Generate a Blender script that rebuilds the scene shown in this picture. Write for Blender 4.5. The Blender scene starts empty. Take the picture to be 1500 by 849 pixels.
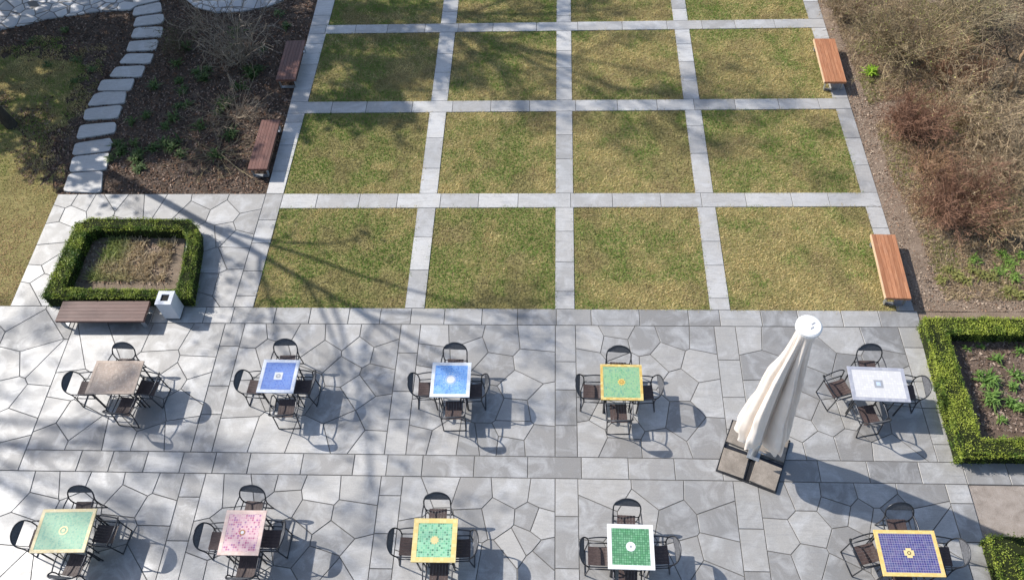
import bpy, math, random
import numpy as np
from mathutils import Vector, Matrix

random.seed(7)
RNG = np.random.default_rng(7)
SC = bpy.context.scene
COL = SC.collection

# ------------------------------------------------------------------ camera calibration
F, CX, CY, H = 1200.0, 750.0, 424.5, 15.3
PITCH, ROLL, YAW = 0.95701927, -0.06858702, -0.08824293
cy_, sy_ = math.cos(YAW), math.sin(YAW)
CAMW = np.array([sy_ * math.cos(PITCH), cy_ * math.cos(PITCH), -math.sin(PITCH)])
_r0 = np.array([cy_, -sy_, 0.0]); _u0 = np.cross(_r0, CAMW)
CAMR = math.cos(ROLL) * _r0 + math.sin(ROLL) * _u0
CAMU = -math.sin(ROLL) * _r0 + math.cos(ROLL) * _u0


def G(px, py, z=0.0):
    """surveyed point of the photograph -> ground plan coordinates at height z"""
    d = (px - CX) / F * CAMR - (py - CY) / F * CAMU + CAMW
    t = (z - H) / d[2]
    return (float(d[0] * t), float(d[1] * t))


cam_d = bpy.data.cameras.new('camera')
cam = bpy.data.objects.new('camera', cam_d); COL.objects.link(cam)
M = Matrix(((CAMR[0], CAMU[0], -CAMW[0], 0), (CAMR[1], CAMU[1], -CAMW[1], 0), (CAMR[2], CAMU[2], -CAMW[2], H), (0, 0, 0, 1)))
cam.matrix_world = M
cam_d.sensor_width = 36; cam_d.lens = F / 1500 * 36; cam_d.clip_end = 2000
SC.camera = cam

# ------------------------------------------------------------------ light
world = bpy.data.worlds.new('World'); SC.world = world; world.use_nodes = True
nt = world.node_tree; nt.nodes.clear()
sky = nt.nodes.new('ShaderNodeTexSky'); sky.sky_type = 'NISHITA'; sky.sun_disc = False
sky.sun_elevation = math.radians(40.2); sky.sun_rotation = math.radians(-68.2)
bg = nt.nodes.new('ShaderNodeBackground'); bg.inputs['Strength'].default_value = 0.125
wo = nt.nodes.new('ShaderNodeOutputWorld')
nt.links.new(sky.outputs[0], bg.inputs[0]); nt.links.new(bg.outputs[0], wo.inputs[0])
sl = bpy.data.lights.new('sun', 'SUN'); sl.energy = 4.2; sl.angle = math.radians(0.53); sl.color = (1.0, 0.955, 0.89)
so = bpy.data.objects.new('sun', sl); COL.objects.link(so); so.location = (-30, 20, 30)
so.rotation_euler = Vector((1.10, -0.44, -1.0)).to_track_quat('-Z', 'Y').to_euler()
SC.view_settings.view_transform = 'Standard'; SC.view_settings.look = 'None'
SC.view_settings.exposure = 0.48; SC.view_settings.gamma = 1
SC.cycles.use_denoising = True
SC.cycles.max_bounces = 6


# ------------------------------------------------------------------ numpy noise
def _h(ix, iy, s):
    n = (ix * 374761393 + iy * 668265263 + s * 1274126177) & 0x7fffffff
    n = (n ^ (n >> 13)) * 1274126177 & 0x7fffffff
    return ((n ^ (n >> 16)) & 0xffff) / 65535.0


def vnoise(x, y, s=0):
    x = np.asarray(x, float); y = np.asarray(y, float)
    ix = np.floor(x).astype(np.int64); iy = np.floor(y).astype(np.int64)
    fx = x - ix; fy = y - iy
    fx = fx * fx * (3 - 2 * fx); fy = fy * fy * (3 - 2 * fy)
    a = _h(ix, iy, s); b = _h(ix + 1, iy, s); c = _h(ix, iy + 1, s); d = _h(ix + 1, iy + 1, s)
    return (a * (1 - fx) + b * fx) * (1 - fy) + (c * (1 - fx) + d * fx) * fy


def fbm(x, y, s=0, o=4):
    x = np.asarray(x, float); y = np.asarray(y, float)
    t = 0; a = .5; n = 0
    for k in range(o):
        t = t + a * vnoise(x * 2 ** k + 17.3 * k, y * 2 ** k - 9.1 * k, s + k); n += a; a *= .55
    return t / n


# ------------------------------------------------------------------ materials
class Nodes:
    def __init__(s, name, rough=.6, spec=.4, metal=0.0):
        s.m = bpy.data.materials.new(name); s.m.use_nodes = True
        s.t = s.m.node_tree; s.b = s.t.nodes['Principled BSDF']
        s.b.inputs['Roughness'].default_value = rough
        s.b.inputs['Specular IOR Level'].default_value = spec
        s.b.inputs['Metallic'].default_value = metal

    def n(s, typ, ins=None, **kw):
        x = s.t.nodes.new('ShaderNode' + typ)
        for k, v in kw.items(): setattr(x, k, v)
        for k, v in (ins or {}).items(): s.put(x.inputs[k], v)
        return x

    def put(s, sock, v):
        if hasattr(v, 'node'): s.t.links.new(v, sock)
        else:
            if isinstance(v, tuple) and len(v) == 3 and sock.type == 'RGBA': v = (*v, 1)
            sock.default_value = v

    def obj(s): return s.n('TexCoord').outputs['Object']
    def attr(s, name): return s.n('Attribute', attribute_name=name)
    def noise(s, vec, scale, detail=4, rough=.6, dist=0.0):
        return s.n('TexNoise', {'Vector': vec, 'Scale': scale, 'Detail': detail, 'Roughness': rough, 'Distortion': dist}).outputs['Fac']
    def ramp(s, fac, stops, mode='LINEAR'):
        r = s.n('ValToRGB', {'Fac': fac}); r.color_ramp.interpolation = mode
        e = r.color_ramp.elements
        while len(e) < len(stops): e.new(.5)
        for q, (p, c) in zip(e, stops): q.position = p; q.color = (*c, 1)
        return r.outputs['Color']
    def mix(s, fac, a, b, mode='MIX'):
        x = s.n('Mix', data_type='RGBA', blend_type=mode)
        s.put(x.inputs[0], fac); s.put(x.inputs[6], a); s.put(x.inputs[7], b)
        return x.outputs[2]
    def math(s, op, a, b=0.0, c=0.0):
        x = s.n('Math', operation=op); s.put(x.inputs[0], a); s.put(x.inputs[1], b); s.put(x.inputs[2], c)
        return x.outputs[0]
    def vmath(s, op, a, b=(0, 0, 0)):
        x = s.n('VectorMath', operation=op); s.put(x.inputs[0], a)
        if op == 'SCALE': s.put(x.inputs[3], b)
        else: s.put(x.inputs[1], b)
        return x.outputs[0]
    def bump(s, h, strength=.4, dist=.01):
        b = s.n('Bump', {'Height': h, 'Strength': strength, 'Distance': dist})
        s.t.links.new(b.outputs[0], s.b.inputs['Normal'])
    def base(s, c): s.put(s.b.inputs['Base Color'], c); return s


def g1(v): return (v, v, v)


def mat_plain(name, c, rough=.5, spec=.4, metal=0.0, var=.12, scale=9):
    n = Nodes(name, rough, spec, metal)
    f = n.noise(n.obj(), scale, 5)
    n.base(n.ramp(f, [(.3, tuple(x * (1 - var) for x in c)), (.7, tuple(min(1, x * (1 + var)) for x in c))]))
    n.bump(n.noise(n.obj(), scale * 8, 3), .15, .003)
    return n.m


def mat_attr(name, rough=.7, spec=.2, trans=0.0):
    n = Nodes(name, rough, spec)
    n.base(n.attr('col').outputs['Color'])
    if trans:
        tr = n.n('BsdfTranslucent'); n.put(tr.inputs[0], n.attr('col').outputs['Color'])
        mx = n.n('MixShader', {0: trans}); out = n.t.nodes['Material Output']
        n.t.links.new(n.b.outputs[0], mx.inputs[1]); n.t.links.new(tr.outputs[0], mx.inputs[2])
        n.t.links.new(mx.outputs[0], out.inputs[0])
    return n.m


def mat_stone(name, lo, hi, rough=.42, spec=.5, ior=1.5):
    n = Nodes(name, rough, spec); n.b.inputs['IOR'].default_value = ior
    t = n.attr('tint').outputs['Fac']
    off = n.n('CombineXYZ', {'X': n.math('MULTIPLY', t, 53.0), 'Y': n.math('MULTIPLY', t, 91.0), 'Z': n.math('MULTIPLY', t, 17.0)}).outputs[0]
    v = n.vmath('ADD', n.obj(), off)
    cloud = n.noise(v, 2.1, 6, .62, .9)
    mp = n.n('Mapping', {'Vector': v, 'Rotation': (0, 0, .35), 'Scale': (1.2, 9, 1)}).outputs[0]
    streak = n.noise(mp, 2.2, 6, .65, 1.2)
    fine = n.noise(v, 45, 3, .6)
    c0 = n.ramp(t, [(0, tuple(x * .80 for x in lo)), (.35, lo), (.8, hi), (1, tuple(x * 1.08 for x in hi))])
    c1 = n.mix(n.math('MULTIPLY', n.n('MapRange', {'Value': cloud, 'From Min': .46, 'From Max': .72}).outputs[0], .60), c0, (.58, .58, .58))
    c2 = n.mix(n.math('MULTIPLY', n.n('MapRange', {'Value': streak, 'From Min': .5, 'From Max': .70}).outputs[0], .48), c1, (.19, .19, .195))
    c3 = n.mix(.18, c2, n.ramp(fine, [(.3, g1(.12)), (.7, g1(.8))]), 'OVERLAY')
    wn = n.n('TexWhiteNoise', {'W': t}, noise_dimensions='1D').outputs['Value']
    c4 = n.mix(n.math('MULTIPLY', wn, .22), c3, n.mix(.5, c3, (.36, .31, .26)))
    big = n.noise(n.obj(), .55, 5, .6, .6)
    c5 = n.mix(n.math('MULTIPLY', n.n('MapRange', {'Value': big, 'From Min': .50, 'From Max': .70}).outputs[0], .38), c4, (.20, .205, .21))
    n.base(c5)
    n.put(n.b.inputs['Roughness'], n.n('MapRange', {'Value': cloud, 'From Min': .3, 'From Max': .7, 'To Min': rough + .10, 'To Max': rough - .06}).outputs[0])
    n.bump(n.math('ADD', n.math('MULTIPLY', streak, .7), fine), .25, .006)
    return n.m


def mat_wood(name, a, b, c):
    n = Nodes(name, .5, .4)
    t = n.attr('tint').outputs['Fac']
    off = n.n('CombineXYZ', {'X': n.math('MULTIPLY', t, 31.0), 'Y': n.math('MULTIPLY', t, 13.0), 'Z': 0.0}).outputs[0]
    v = n.vmath('ADD', n.obj(), off)
    g = n.noise(n.n('Mapping', {'Vector': v, 'Scale': (1.6, 26, 26)}).outputs[0], 1.6, 6, .65, .8)
    k = n.noise(v, 2.5, 3)
    c0 = n.ramp(g, [(.25, a), (.5, b), (.75, c)])
    c1 = n.mix(n.math('MULTIPLY', t, .45), c0, tuple(x * .6 for x in a))
    c2 = n.mix(n.n('MapRange', {'Value': k, 'From Min': .5, 'From Max': .8, 'To Max': .35}).outputs[0], c1, tuple(x * .45 + .05 for x in b))
    n.base(c2); n.bump(g, .3, .003)
    return n.m


def mat_earth(name, stops, scale=3.0, fine=38, bump=.8, dist=.03, rough=.95):
    n = Nodes(name, rough, .15)
    v = n.obj()
    a = n.noise(v, scale, 6, .65, .3); b = n.noise(v, fine, 4, .7)
    f = n.math('ADD', n.math('MULTIPLY', a, .55), n.math('MULTIPLY', b, .45))
    n.base(n.ramp(f, stops)); n.bump(b, bump, dist)
    return n.m


def mat_mosaic(name, cols, grout, cells=22, irregular=False, gw=.08, patch=None):
    n = Nodes(name, .5, .3)
    v = n.obj()
    if irregular:
        vs = n.vmath('SCALE', v, float(cells))
        vo = n.n('TexVoronoi', {'Vector': vs, 'Scale': 1.0, 'Randomness': .8}, voronoi_dimensions='2D')
        ed = n.n('TexVoronoi', {'Vector': vs, 'Scale': 1.0, 'Randomness': .8}, voronoi_dimensions='2D', feature='DISTANCE_TO_EDGE')
        rnd = n.n('SeparateColor', {0: vo.outputs['Color']}).outputs[0]
        g = n.math('LESS_THAN', ed.outputs['Distance'], gw)
    else:
        vs = n.vmath('SCALE', v, float(cells))
        fl = n.vmath('FLOOR', vs); fr = n.vmath('FRACTION', vs)
        xy = n.n('SeparateXYZ', {0: fl}).outputs
        cell = n.n('CombineXYZ', {'X': xy[0], 'Y': xy[1], 'Z': 3.0}).outputs[0]
        rnd = n.n('TexWhiteNoise', {'Vector': cell}, noise_dimensions='3D').outputs['Value']
        sx = n.n('SeparateXYZ', {0: fr}).outputs
        ax = n.math('ABSOLUTE', n.math('SUBTRACT', sx[0], .5)); ay = n.math('ABSOLUTE', n.math('SUBTRACT', sx[1], .5))
        g = n.math('GREATER_THAN', n.math('MAXIMUM', ax, ay), .5 - gw)
    if patch is not None:
        p = n.noise(v, 5.0, 4, .6, .6)
        rnd = n.math('ADD', n.math('MULTIPLY', rnd, 1 - patch), n.math('MULTIPLY', n.n('MapRange', {'Value': p, 'From Min': .3, 'From Max': .7}).outputs[0], patch))
    k = len(cols)
    c = n.ramp(rnd, [(i / k, q) for i, q in enumerate(cols)], 'CONSTANT' if patch is None else 'LINEAR')
    wear = n.noise(v, 14, 5, .7)
    c = n.mix(n.n('MapRange', {'Value': wear, 'From Min': .45, 'From Max': .75, 'To Max': .5}).outputs[0], c, grout)
    dust = n.noise(n.vmath('ADD', v, (grout[0] * 40, grout[1] * 30, 0)), 3.2, 5, .65, .8)
    c = n.mix(n.n('MapRange', {'Value': dust, 'From Min': .4, 'From Max': .75, 'To Max': .16}).outputs[0], c, (.42, .40, .37))
    n.base(n.mix(g, c, grout)); n.bump(n.math('SUBTRACT', 1.0, g), .2, .002)
    return n.m


def lin(r, g, b):
    f = lambda c: ((c / 255 + .055) / 1.055) ** 2.4 if c > 10 else c / 255 / 12.92
    return (f(r), f(g), f(b))


STONE = mat_stone('bluestone', (.212, .203, .191), (.342, .328, .306), .51, 1.0, 1.68)
STONE2 = mat_stone('pale_stone', (.375, .362, .345), (.475, .46, .438), .52, .9, 1.55)
JOINT = mat_earth('joint_sand', [(.3, (.10, .096, .09)), (.7, (.20, .19, .175))], 6, 60, .3, .01)
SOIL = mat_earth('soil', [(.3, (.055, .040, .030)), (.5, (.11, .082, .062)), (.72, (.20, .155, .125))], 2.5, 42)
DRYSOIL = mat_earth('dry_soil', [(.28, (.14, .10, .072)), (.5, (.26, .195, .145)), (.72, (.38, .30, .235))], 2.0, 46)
TURF = mat_earth('turf', [(.3, (.16, .145, .055)), (.5, (.27, .235, .095)), (.75, (.38, .32, .15))], 1.6, 50)
TAN_ = mat_earth('dry_turf', [(.3, (.15, .11, .055)), (.5, (.27, .20, .11)), (.75, (.36, .28, .17))], 1.6, 50)
GRAVEL = mat_earth('gravel', [(.3, (.20, .165, .14)), (.5, (.36, .31, .27)), (.72, (.48, .42, .38))], 5, 70, .9, .02)
GROUND = mat_earth('earth', [(.3, (.06, .05, .035)), (.7, (.14, .115, .08))], .5, 20)
BLADE = mat_attr('grass_blade', .6, .25, .4)
CHIP = mat_attr('mulch_chip', .9, .1)
LEAF = mat_attr('leaf', .5, .35, .35)
TWIG = mat_attr('twig', .8, .2)
WOOD_R = mat_wood('cedar_wood', (.27, .105, .045), (.44, .19, .095), (.60, .31, .17))
WOOD_E = mat_wood('pale_cedar_edge', (.55, .36, .20), (.68, .48, .30), (.76, .58, .40))
WOOD_L = mat_wood('shade_darkened_wood', (.12, .054, .041), (.185, .086, .066), (.255, .128, .10))  # bench timber darkened: shade on the left benches is put into its colour
WOOD_D = mat_wood('weathered_brown_wood', (.10, .055, .045), (.155, .085, .07), (.22, .135, .115))
STEEL = mat_plain('galvanised_steel', (.42, .44, .46), .4, .5, .7)
DARKMETAL = mat_plain('dark_tube_metal', (.060, .062, .070), .34, .5, .75)
SEATM = mat_plain('brown_slats', (.078, .054, .049), .5, .4, 0, .25, 14)
PANELM = mat_plain('charcoal_weave', (.085, .087, .095), .6, .3, 0, .3, 40)
BLACK = mat_plain('black_liner', (.012, .012, .013), .7, .2)
BINM = mat_plain('white_painted_steel', (.62, .63, .66), .45, .4, 0, .05)
CONC = mat_earth('aggregate_concrete', [(.3, (.14, .12, .10)), (.5, (.26, .225, .19)), (.72, (.42, .37, .32))], 6, 80, .5, .006)
BARK = mat_earth('bark', [(.3, (.03, .026, .022)), (.7, (.10, .088, .075))], 5, 40, 1, .03)


# ------------------------------------------------------------------ mesh builder
class MB:
    def __init__(s): s.v = []; s.f = []; s.mi = []; s.tint = []; s.sm = []

    def add(s, vs, fs, mi=0, tint=.5, smooth=False):
        o = len(s.v); s.v += [tuple(map(float, p)) for p in vs]
        s.f += [tuple(i + o for i in f) for f in fs]; s.mi += [mi] * len(fs)
        s.tint += [tint] * len(vs); s.sm += [smooth] * len(fs)

    def prism(s, poly, z0, z1, mi=0, tint=.5, bev=0.0):
        n = len(poly); a = sum((poly[i][0] * poly[(i + 1) % n][1] - poly[(i + 1) % n][0] * poly[i][1]) for i in range(n))
        if a < 0: poly = poly[::-1]
        rings = [[(x, y, z0) for x, y in poly]]
        if bev:
            cx = sum(p[0] for p in poly) / n; cy = sum(p[1] for p in poly) / n
            rings.append([(x, y, z1 - bev) for x, y in poly])
            top = []
            for x, y in poly:
                d = math.hypot(x - cx, y - cy) or 1; k = max(0, 1 - bev * 1.3 / d)
                top.append((cx + (x - cx) * k, cy + (y - cy) * k, z1))
            rings.append(top)
        else: rings.append([(x, y, z1) for x, y in poly])
        vs = [p for r in rings for p in r]; fs = []
        for k in range(len(rings) - 1):
            for i in range(n):
                j = (i + 1) % n; fs.append((k * n + i, k * n + j, (k + 1) * n + j, (k + 1) * n + i))
        fs.append(tuple((len(rings) - 1) * n + i for i in range(n)))
        fs.append(tuple(reversed(range(n))))
        s.add(vs, fs, mi, tint)

    def box(s, c, d, rz=0.0, mi=0, tint=.5, bev=0.0):
        hx, hy, hz = d[0] / 2, d[1] / 2, d[2] / 2; ca, sa = math.cos(rz), math.sin(rz)
        poly = [(c[0] + x * ca - y * sa, c[1] + x * sa + y * ca) for x, y in ((-hx, -hy), (hx, -hy), (hx, hy), (-hx, hy))]
        s.prism(poly, c[2] - hz, c[2] + hz, mi, tint, bev)

    def tube(s, pts, r, seg=8, mi=0, smooth=True, sub=0, cap=True, closed=False):
        P = [np.array(p, float) for p in pts]
        if sub:
            Q = []; n = len(P)
            for i in range(n if closed else n - 1):
                p0 = P[i - 1] if (i > 0 or closed) else P[0]; p1 = P[i]; p2 = P[(i + 1) % n]
                p3 = P[(i + 2) % n] if (closed or i + 2 < n) else P[-1]
                for k in range(sub):
                    t = k / sub
                    Q.append(.5 * ((2 * p1) + (-p0 + p2) * t + (2 * p0 - 5 * p1 + 4 * p2 - p3) * t * t + (-p0 + 3 * p1 - 3 * p2 + p3) * t ** 3))
            if not closed: Q.append(P[-1])
            P = Q
        n = len(P); rr = r if hasattr(r, '__len__') else [r] * n
        if len(rr) != n: rr = np.interp(np.linspace(0, 1, n), np.linspace(0, 1, len(rr)), rr)
        vs = []; up = None
        for i in range(n):
            t = (P[(i + 1) % n] - P[i - 1]) if closed else (P[min(i + 1, n - 1)] - P[max(i - 1, 0)])
            t = t / (np.linalg.norm(t) or 1)
            if up is None:
                a = np.array([0, 0, 1.]) if abs(t[2]) < .9 else np.array([1., 0, 0]); up = np.cross(t, a)
            up = up - t * (up @ t); up /= (np.linalg.norm(up) or 1); b = np.cross(t, up)
            for k in range(seg):
                q = 2 * math.pi * k / seg
                vs.append(P[i] + rr[i] * (math.cos(q) * up + math.sin(q) * b))
        fs = []
        for i in range(n if closed else n - 1):
            i2 = (i + 1) % n
            for k in range(seg):
                k2 = (k + 1) % seg; fs.append((i * seg + k, i2 * seg + k, i2 * seg + k2, i * seg + k2))
        if cap and not closed:
            fs.append(tuple(range(seg))); fs.append(tuple((n - 1) * seg + k for k in reversed(range(seg))))
        s.add(vs, fs, mi, .5, smooth)

    def build(s, name, mats, parent=None):
        me = bpy.data.meshes.new(name); me.from_pydata(s.v, [], s.f); me.validate()
        for m in (mats if isinstance(mats, (list, tuple)) else [mats]): me.materials.append(m)
        if len(me.polygons) == len(s.mi):
            me.polygons.foreach_set('material_index', s.mi); me.polygons.foreach_set('use_smooth', s.sm)
        if len(me.vertices) == len(s.tint):
            a = me.attributes.new('tint', 'FLOAT', 'POINT'); a.data.foreach_set('value', s.tint)
        me.update()
        return link(name, me, parent)


def link(name, me, parent=None):
    o = bpy.data.objects.new(name, me); COL.objects.link(o)
    if parent is not None: o.parent = parent
    return o


def np_mesh(name, V, Fc, col=None, mat=None, parent=None, mi=None, smooth=False):
    """V (n,3), Fc (m,k) with constant k"""
    me = bpy.data.meshes.new(name); n, k = Fc.shape
    me.vertices.add(len(V)); me.vertices.foreach_set('co', np.ascontiguousarray(V, np.float32).ravel())
    me.loops.add(n * k); me.loops.foreach_set('vertex_index', np.ascontiguousarray(Fc, np.int32).ravel())
    me.polygons.add(n); me.polygons.foreach_set('loop_start', np.arange(0, n * k, k, dtype=np.int32))
    try: me.polygons.foreach_set('loop_total', np.full(n, k, np.int32))
    except Exception: pass
    for m in (mat if isinstance(mat, (list, tuple)) else [mat]): me.materials.append(m)
    if mi is not None: me.polygons.foreach_set('material_index', mi.astype(np.int32))
    me.polygons.foreach_set('use_smooth', np.full(n, smooth))
    me.update(calc_edges=True)
    if col is not None:
        a = me.attributes.new('col', 'FLOAT_COLOR', 'POINT')
        c = np.ones((len(V), 4), np.float32); c[:, :3] = col; a.data.foreach_set('color', c.ravel())
    return link(name, me, parent)


def thing(name, label, cat, loc=(0, 0, 0), rz=0.0, group=None):
    o = bpy.data.objects.new(name, None); COL.objects.link(o)
    o.location = loc; o.rotation_euler = (0, 0, rz); o.empty_display_size = .2
    return tag(o, label, cat, group)


def tag(o, label, cat, group=None, kind=None):
    o['label'] = label; o['category'] = cat
    if group: o['group'] = group
    if kind: o['kind'] = kind
    return o


def struct(o): o['kind'] = 'structure'; return o


def copy_tree(o, parent=None):
    c = o.copy(); COL.objects.link(c)
    if parent is not None: c.parent = parent
    for ch in list(o.children): copy_tree(ch, c)
    return c


# ------------------------------------------------------------------ plane geometry
def line(a, b): return (np.array(G(*a)), np.array(G(*b)))


def X(l, m):
    p, q = l; r, s = m; d = q - p; e = s - r
    t = ((r[0] - p[0]) * e[1] - (r[1] - p[1]) * e[0]) / (d[0] * e[1] - d[1] * e[0])
    return tuple(p + d * t)


def shift(l, dx, dy): return (l[0] + np.array([dx, dy]), l[1] + np.array([dx, dy]))


def quad(t, b, l, r): return [X(b, l), X(b, r), X(t, r), X(t, l)]


def clip(poly, nx, ny, c):
    out = []
    for i in range(len(poly)):
        p, q = poly[i], poly[(i + 1) % len(poly)]
        a = p[0] * nx + p[1] * ny - c; b = q[0] * nx + q[1] * ny - c
        if a <= 0: out.append(p)
        if (a < 0 < b) or (b < 0 < a):
            t = a / (a - b); out.append((p[0] + (q[0] - p[0]) * t, p[1] + (q[1] - p[1]) * t))
    r = []
    for p in out:
        if not r or math.hypot(p[0] - r[-1][0], p[1] - r[-1][1]) > .004: r.append(p)
    if len(r) > 1 and math.hypot(r[0][0] - r[-1][0], r[0][1] - r[-1][1]) < .004: r.pop()
    return r


def area(p): return .5 * sum(p[i][0] * p[(i + 1) % len(p)][1] - p[(i + 1) % len(p)][0] * p[i][1] for i in range(len(p)))


def inset(poly, d):
    if area(poly) < 0: poly = poly[::-1]
    out = list(poly); n = len(poly)
    for i in range(n):
        p, q = poly[i], poly[(i + 1) % n]; ex, ey = q[0] - p[0], q[1] - p[1]; L = math.hypot(ex, ey)
        if L < 1e-6: continue
        nx, ny = ey / L, -ex / L
        out = clip(out, nx, ny, p[0] * nx + p[1] * ny - d)
        if len(out) < 3: return []
    return out


def inside(poly, x, y):
    r = False; n = len(poly)
    for i in range(n):
        a, b = poly[i], poly[(i + 1) % n]
        if (a[1] > y) != (b[1] > y) and x < (b[0] - a[0]) * (y - a[1]) / (b[1] - a[1]) + a[0]: r = not r
    return r


def inside_np(poly, x, y):
    r = np.zeros(len(x), bool); n = len(poly)
    for i in range(n):
        a, b = poly[i], poly[(i + 1) % n]
        if a[1] == b[1]: continue
        r ^= ((a[1] > y) != (b[1] > y)) & (x < (b[0] - a[0]) * (y - a[1]) / (b[1] - a[1]) + a[0])
    return r


def scatter(poly, n):
    p = np.array(poly); lo = p.min(0); hi = p.max(0)
    m = int(n * 2.2 * (hi[0] - lo[0]) * (hi[1] - lo[1]) / max(abs(area(poly)), .01) / 2) + 10
    q = RNG.uniform(lo, hi, (m, 2)); k = inside_np(poly, q[:, 0], q[:, 1])
    return q[k]


JW = .017
def crazy(mb, poly, seeds, spacing=.95):
    """irregular flags: one flag per seed, gaps filled"""
    if area(poly) < 0: poly = poly[::-1]
    S = [s for s in seeds if inside(poly, *s)]
    p = np.array(poly); lo = p.min(0); hi = p.max(0)
    for _ in range(int(60 * abs(area(poly)))):
        c = (random.uniform(lo[0], hi[0]), random.uniform(lo[1], hi[1]))
        if inside(poly, *c) and all(math.hypot(c[0] - s[0], c[1] - s[1]) > spacing for s in S): S.append(c)
    border = inset(poly, JW / 2)
    for i, a in enumerate(S):
        q = border
        for j, b in enumerate(S):
            if i == j: continue
            dx, dy = b[0] - a[0], b[1] - a[1]; L = math.hypot(dx, dy)
            if L > 3.2 or L < 1e-4: continue
            nx, ny = dx / L, dy / L
            q = clip(q, nx, ny, (a[0] + b[0]) / 2 * nx + (a[1] + b[1]) / 2 * ny - JW / 2)
            if len(q) < 3: break
        if len(q) >= 3:
            dz = random.uniform(-.002, .002)
            mb.prism(q, -.035, dz, 0, random.random(), .003)
    mb.prism(poly, -.05, -.010, 1)


def strip(mb, a0, a1, b0, b1, cuts, jw=JW, mi=0, tints=(0, 1), base=1, z=0.0):
    """row of cut slabs between side a (a0->a1) and side b (b0->b1); cuts are fractions along it"""
    cuts = [0] + sorted(c for c in cuts if 0.01 < c < .99) + [1]
    L = math.hypot(a1[0] - a0[0], a1[1] - a0[1])
    lp = lambda p, q, t: (p[0] + (q[0] - p[0]) * t, p[1] + (q[1] - p[1]) * t)
    for c0, c1 in zip(cuts[:-1], cuts[1:]):
        q = inset([lp(a0, a1, c0), lp(a0, a1, c1), lp(b0, b1, c1), lp(b0, b1, c0)], jw / 2)
        if len(q) >= 3: mb.prism(q, -.04, z + random.uniform(-.002, .002), mi, random.uniform(*tints), .003)
    mb.prism([a0, a1, b1, b0], -.05, -.010, base)


def rcuts(L, lo=.7, hi=1.15):
    x = random.uniform(.3, 1) * hi; out = []
    while x < L - .3: out.append(x / L); x += random.uniform(lo, hi)
    return out


def fracs(l_a, l_b, row, xs, y):
    """cut fractions from surveyed joint pixels along a row line"""
    a = np.array(X(row, l_a)); b = np.array(X(row, l_b)); d = b - a; out = []
    for x in xs: out.append(float((np.array(G(x, y + (x - 750) * .012)) - a) @ d / (d @ d)))
    return out


# ------------------------------------------------------------------ lines of the plan
h0 = line((370, 449.7), (1290, 454.8)); h1 = line((300, 473), (1348, 479.3))
h2 = line((38, 658), (1408, 676.8)); h3 = line((26, 688.6), (1420, 709))
h4 = shift(h3, 0, -3.15); h5 = shift(h3, 0, -3.62)
vLL = (np.array([-24., 0]), np.array([-24., 10])); vRR = (np.array([16., 0]), np.array([16., 10]))
vL = line((109, 474.5), (26, 688.7))
A0 = line((330, 474.5), (243, 793.5)); A1 = line((359, 474.5), (261, 849))
B0 = line((587.8, 476), (539, 848)); B1 = line((616.4, 476), (573, 849))
C0 = line((813.5, 478), (813, 849)); C1 = line((843, 478), (849, 849))
D0 = line((1046, 478), (1091, 846)); D1 = line((1077, 478), (1128, 834.6))
E0 = line((1316, 481), (1384.5, 710)); E1 = line((1351, 481), (1459, 849))
# lawn grid
rows = [line((465, 37), (1188, 27.6)), line((479, 49.5), (1188, 40.6)), line((459, 149), (1200, 144)), line((445, 166), (1198, 159.7)),
        line((413, 283.6), (1200, 282)), line((400, 305), (1200, 302.6))]
rowT = shift(rows[0], 0, 3.1); rowTT = shift(rows[1], 0, 3.1)
cols = [(line((478, 48), (371, 450)), line((644, 47), (593, 450))), (line((667, 47), (622, 450)), line((815, 47), (813, 450))),
        (line((837, 47), (842, 450)), line((988, 43), (1040, 452))), (line((1010, 43), (1070, 452)), line((1189, 42), (1268, 303)))]
pathL = line((465, 0), (390, 283)); pathR = line((1197.7, 0), (1286, 283))
nwL = line((85.5, 283), (13, 452))

# ------------------------------------------------------------------ ground
g = MB(); g.add([(-300, -60, -.09), (300, -60, -.09), (300, 400, -.09), (-300, 400, -.09)], [(0, 1, 2, 3)])
struct(g.build('ground', GROUND))

# paving
pav = MB()
P2 = lambda ox, oy, s, pts: [G(ox + x / s, oy + y / s) for x, y in pts]
seeds = []
seeds += P2(300, 430, 3.145, [(225, 200), (350, 170), (480, 205), (630, 190), (800, 190), (715, 270), (545, 280), (830, 280), (195, 300), (290, 265), (640, 360), (785, 385), (700, 440), (160, 500), (600, 500), (795, 560), (135, 640), (310, 660), (650, 630), (770, 700), (470, 690), (450, 430), (330, 420),
    (1060, 200), (1190, 190), (1040, 275), (1220, 260), (1000, 400), (1010, 560), (970, 670), (1100, 690), (1230, 700), (1110, 430)])
seeds += P2(700, 430, 3.145, [(110, 215), (270, 200), (255, 320), (80, 340), (185, 430), (40, 500), (300, 520), (170, 540), (165, 630), (280, 690), (150, 700), (30, 690),
    (520, 215), (640, 170), (630, 235), (760, 220), (910, 190), (1040, 200), (500, 310), (870, 290), (1020, 330), (690, 340), (800, 345), (930, 420), (1070, 480), (800, 540), (950, 570), (500, 440), (490, 520), (520, 650), (580, 560), (660, 620), (660, 710), (850, 710), (1080, 660)])
seeds += P2(1100, 430, 3.145, [(100, 210), (0, 200), (430, 220), (610, 210), (330, 300), (440, 335), (610, 310), (290, 410), (240, 520), (350, 570), (480, 560), (220, 620), (310, 710), (480, 700), (640, 720), (560, 610), (180, 715), (700, 420), (730, 620), (60, 330), (90, 460), (40, 600)])
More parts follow.
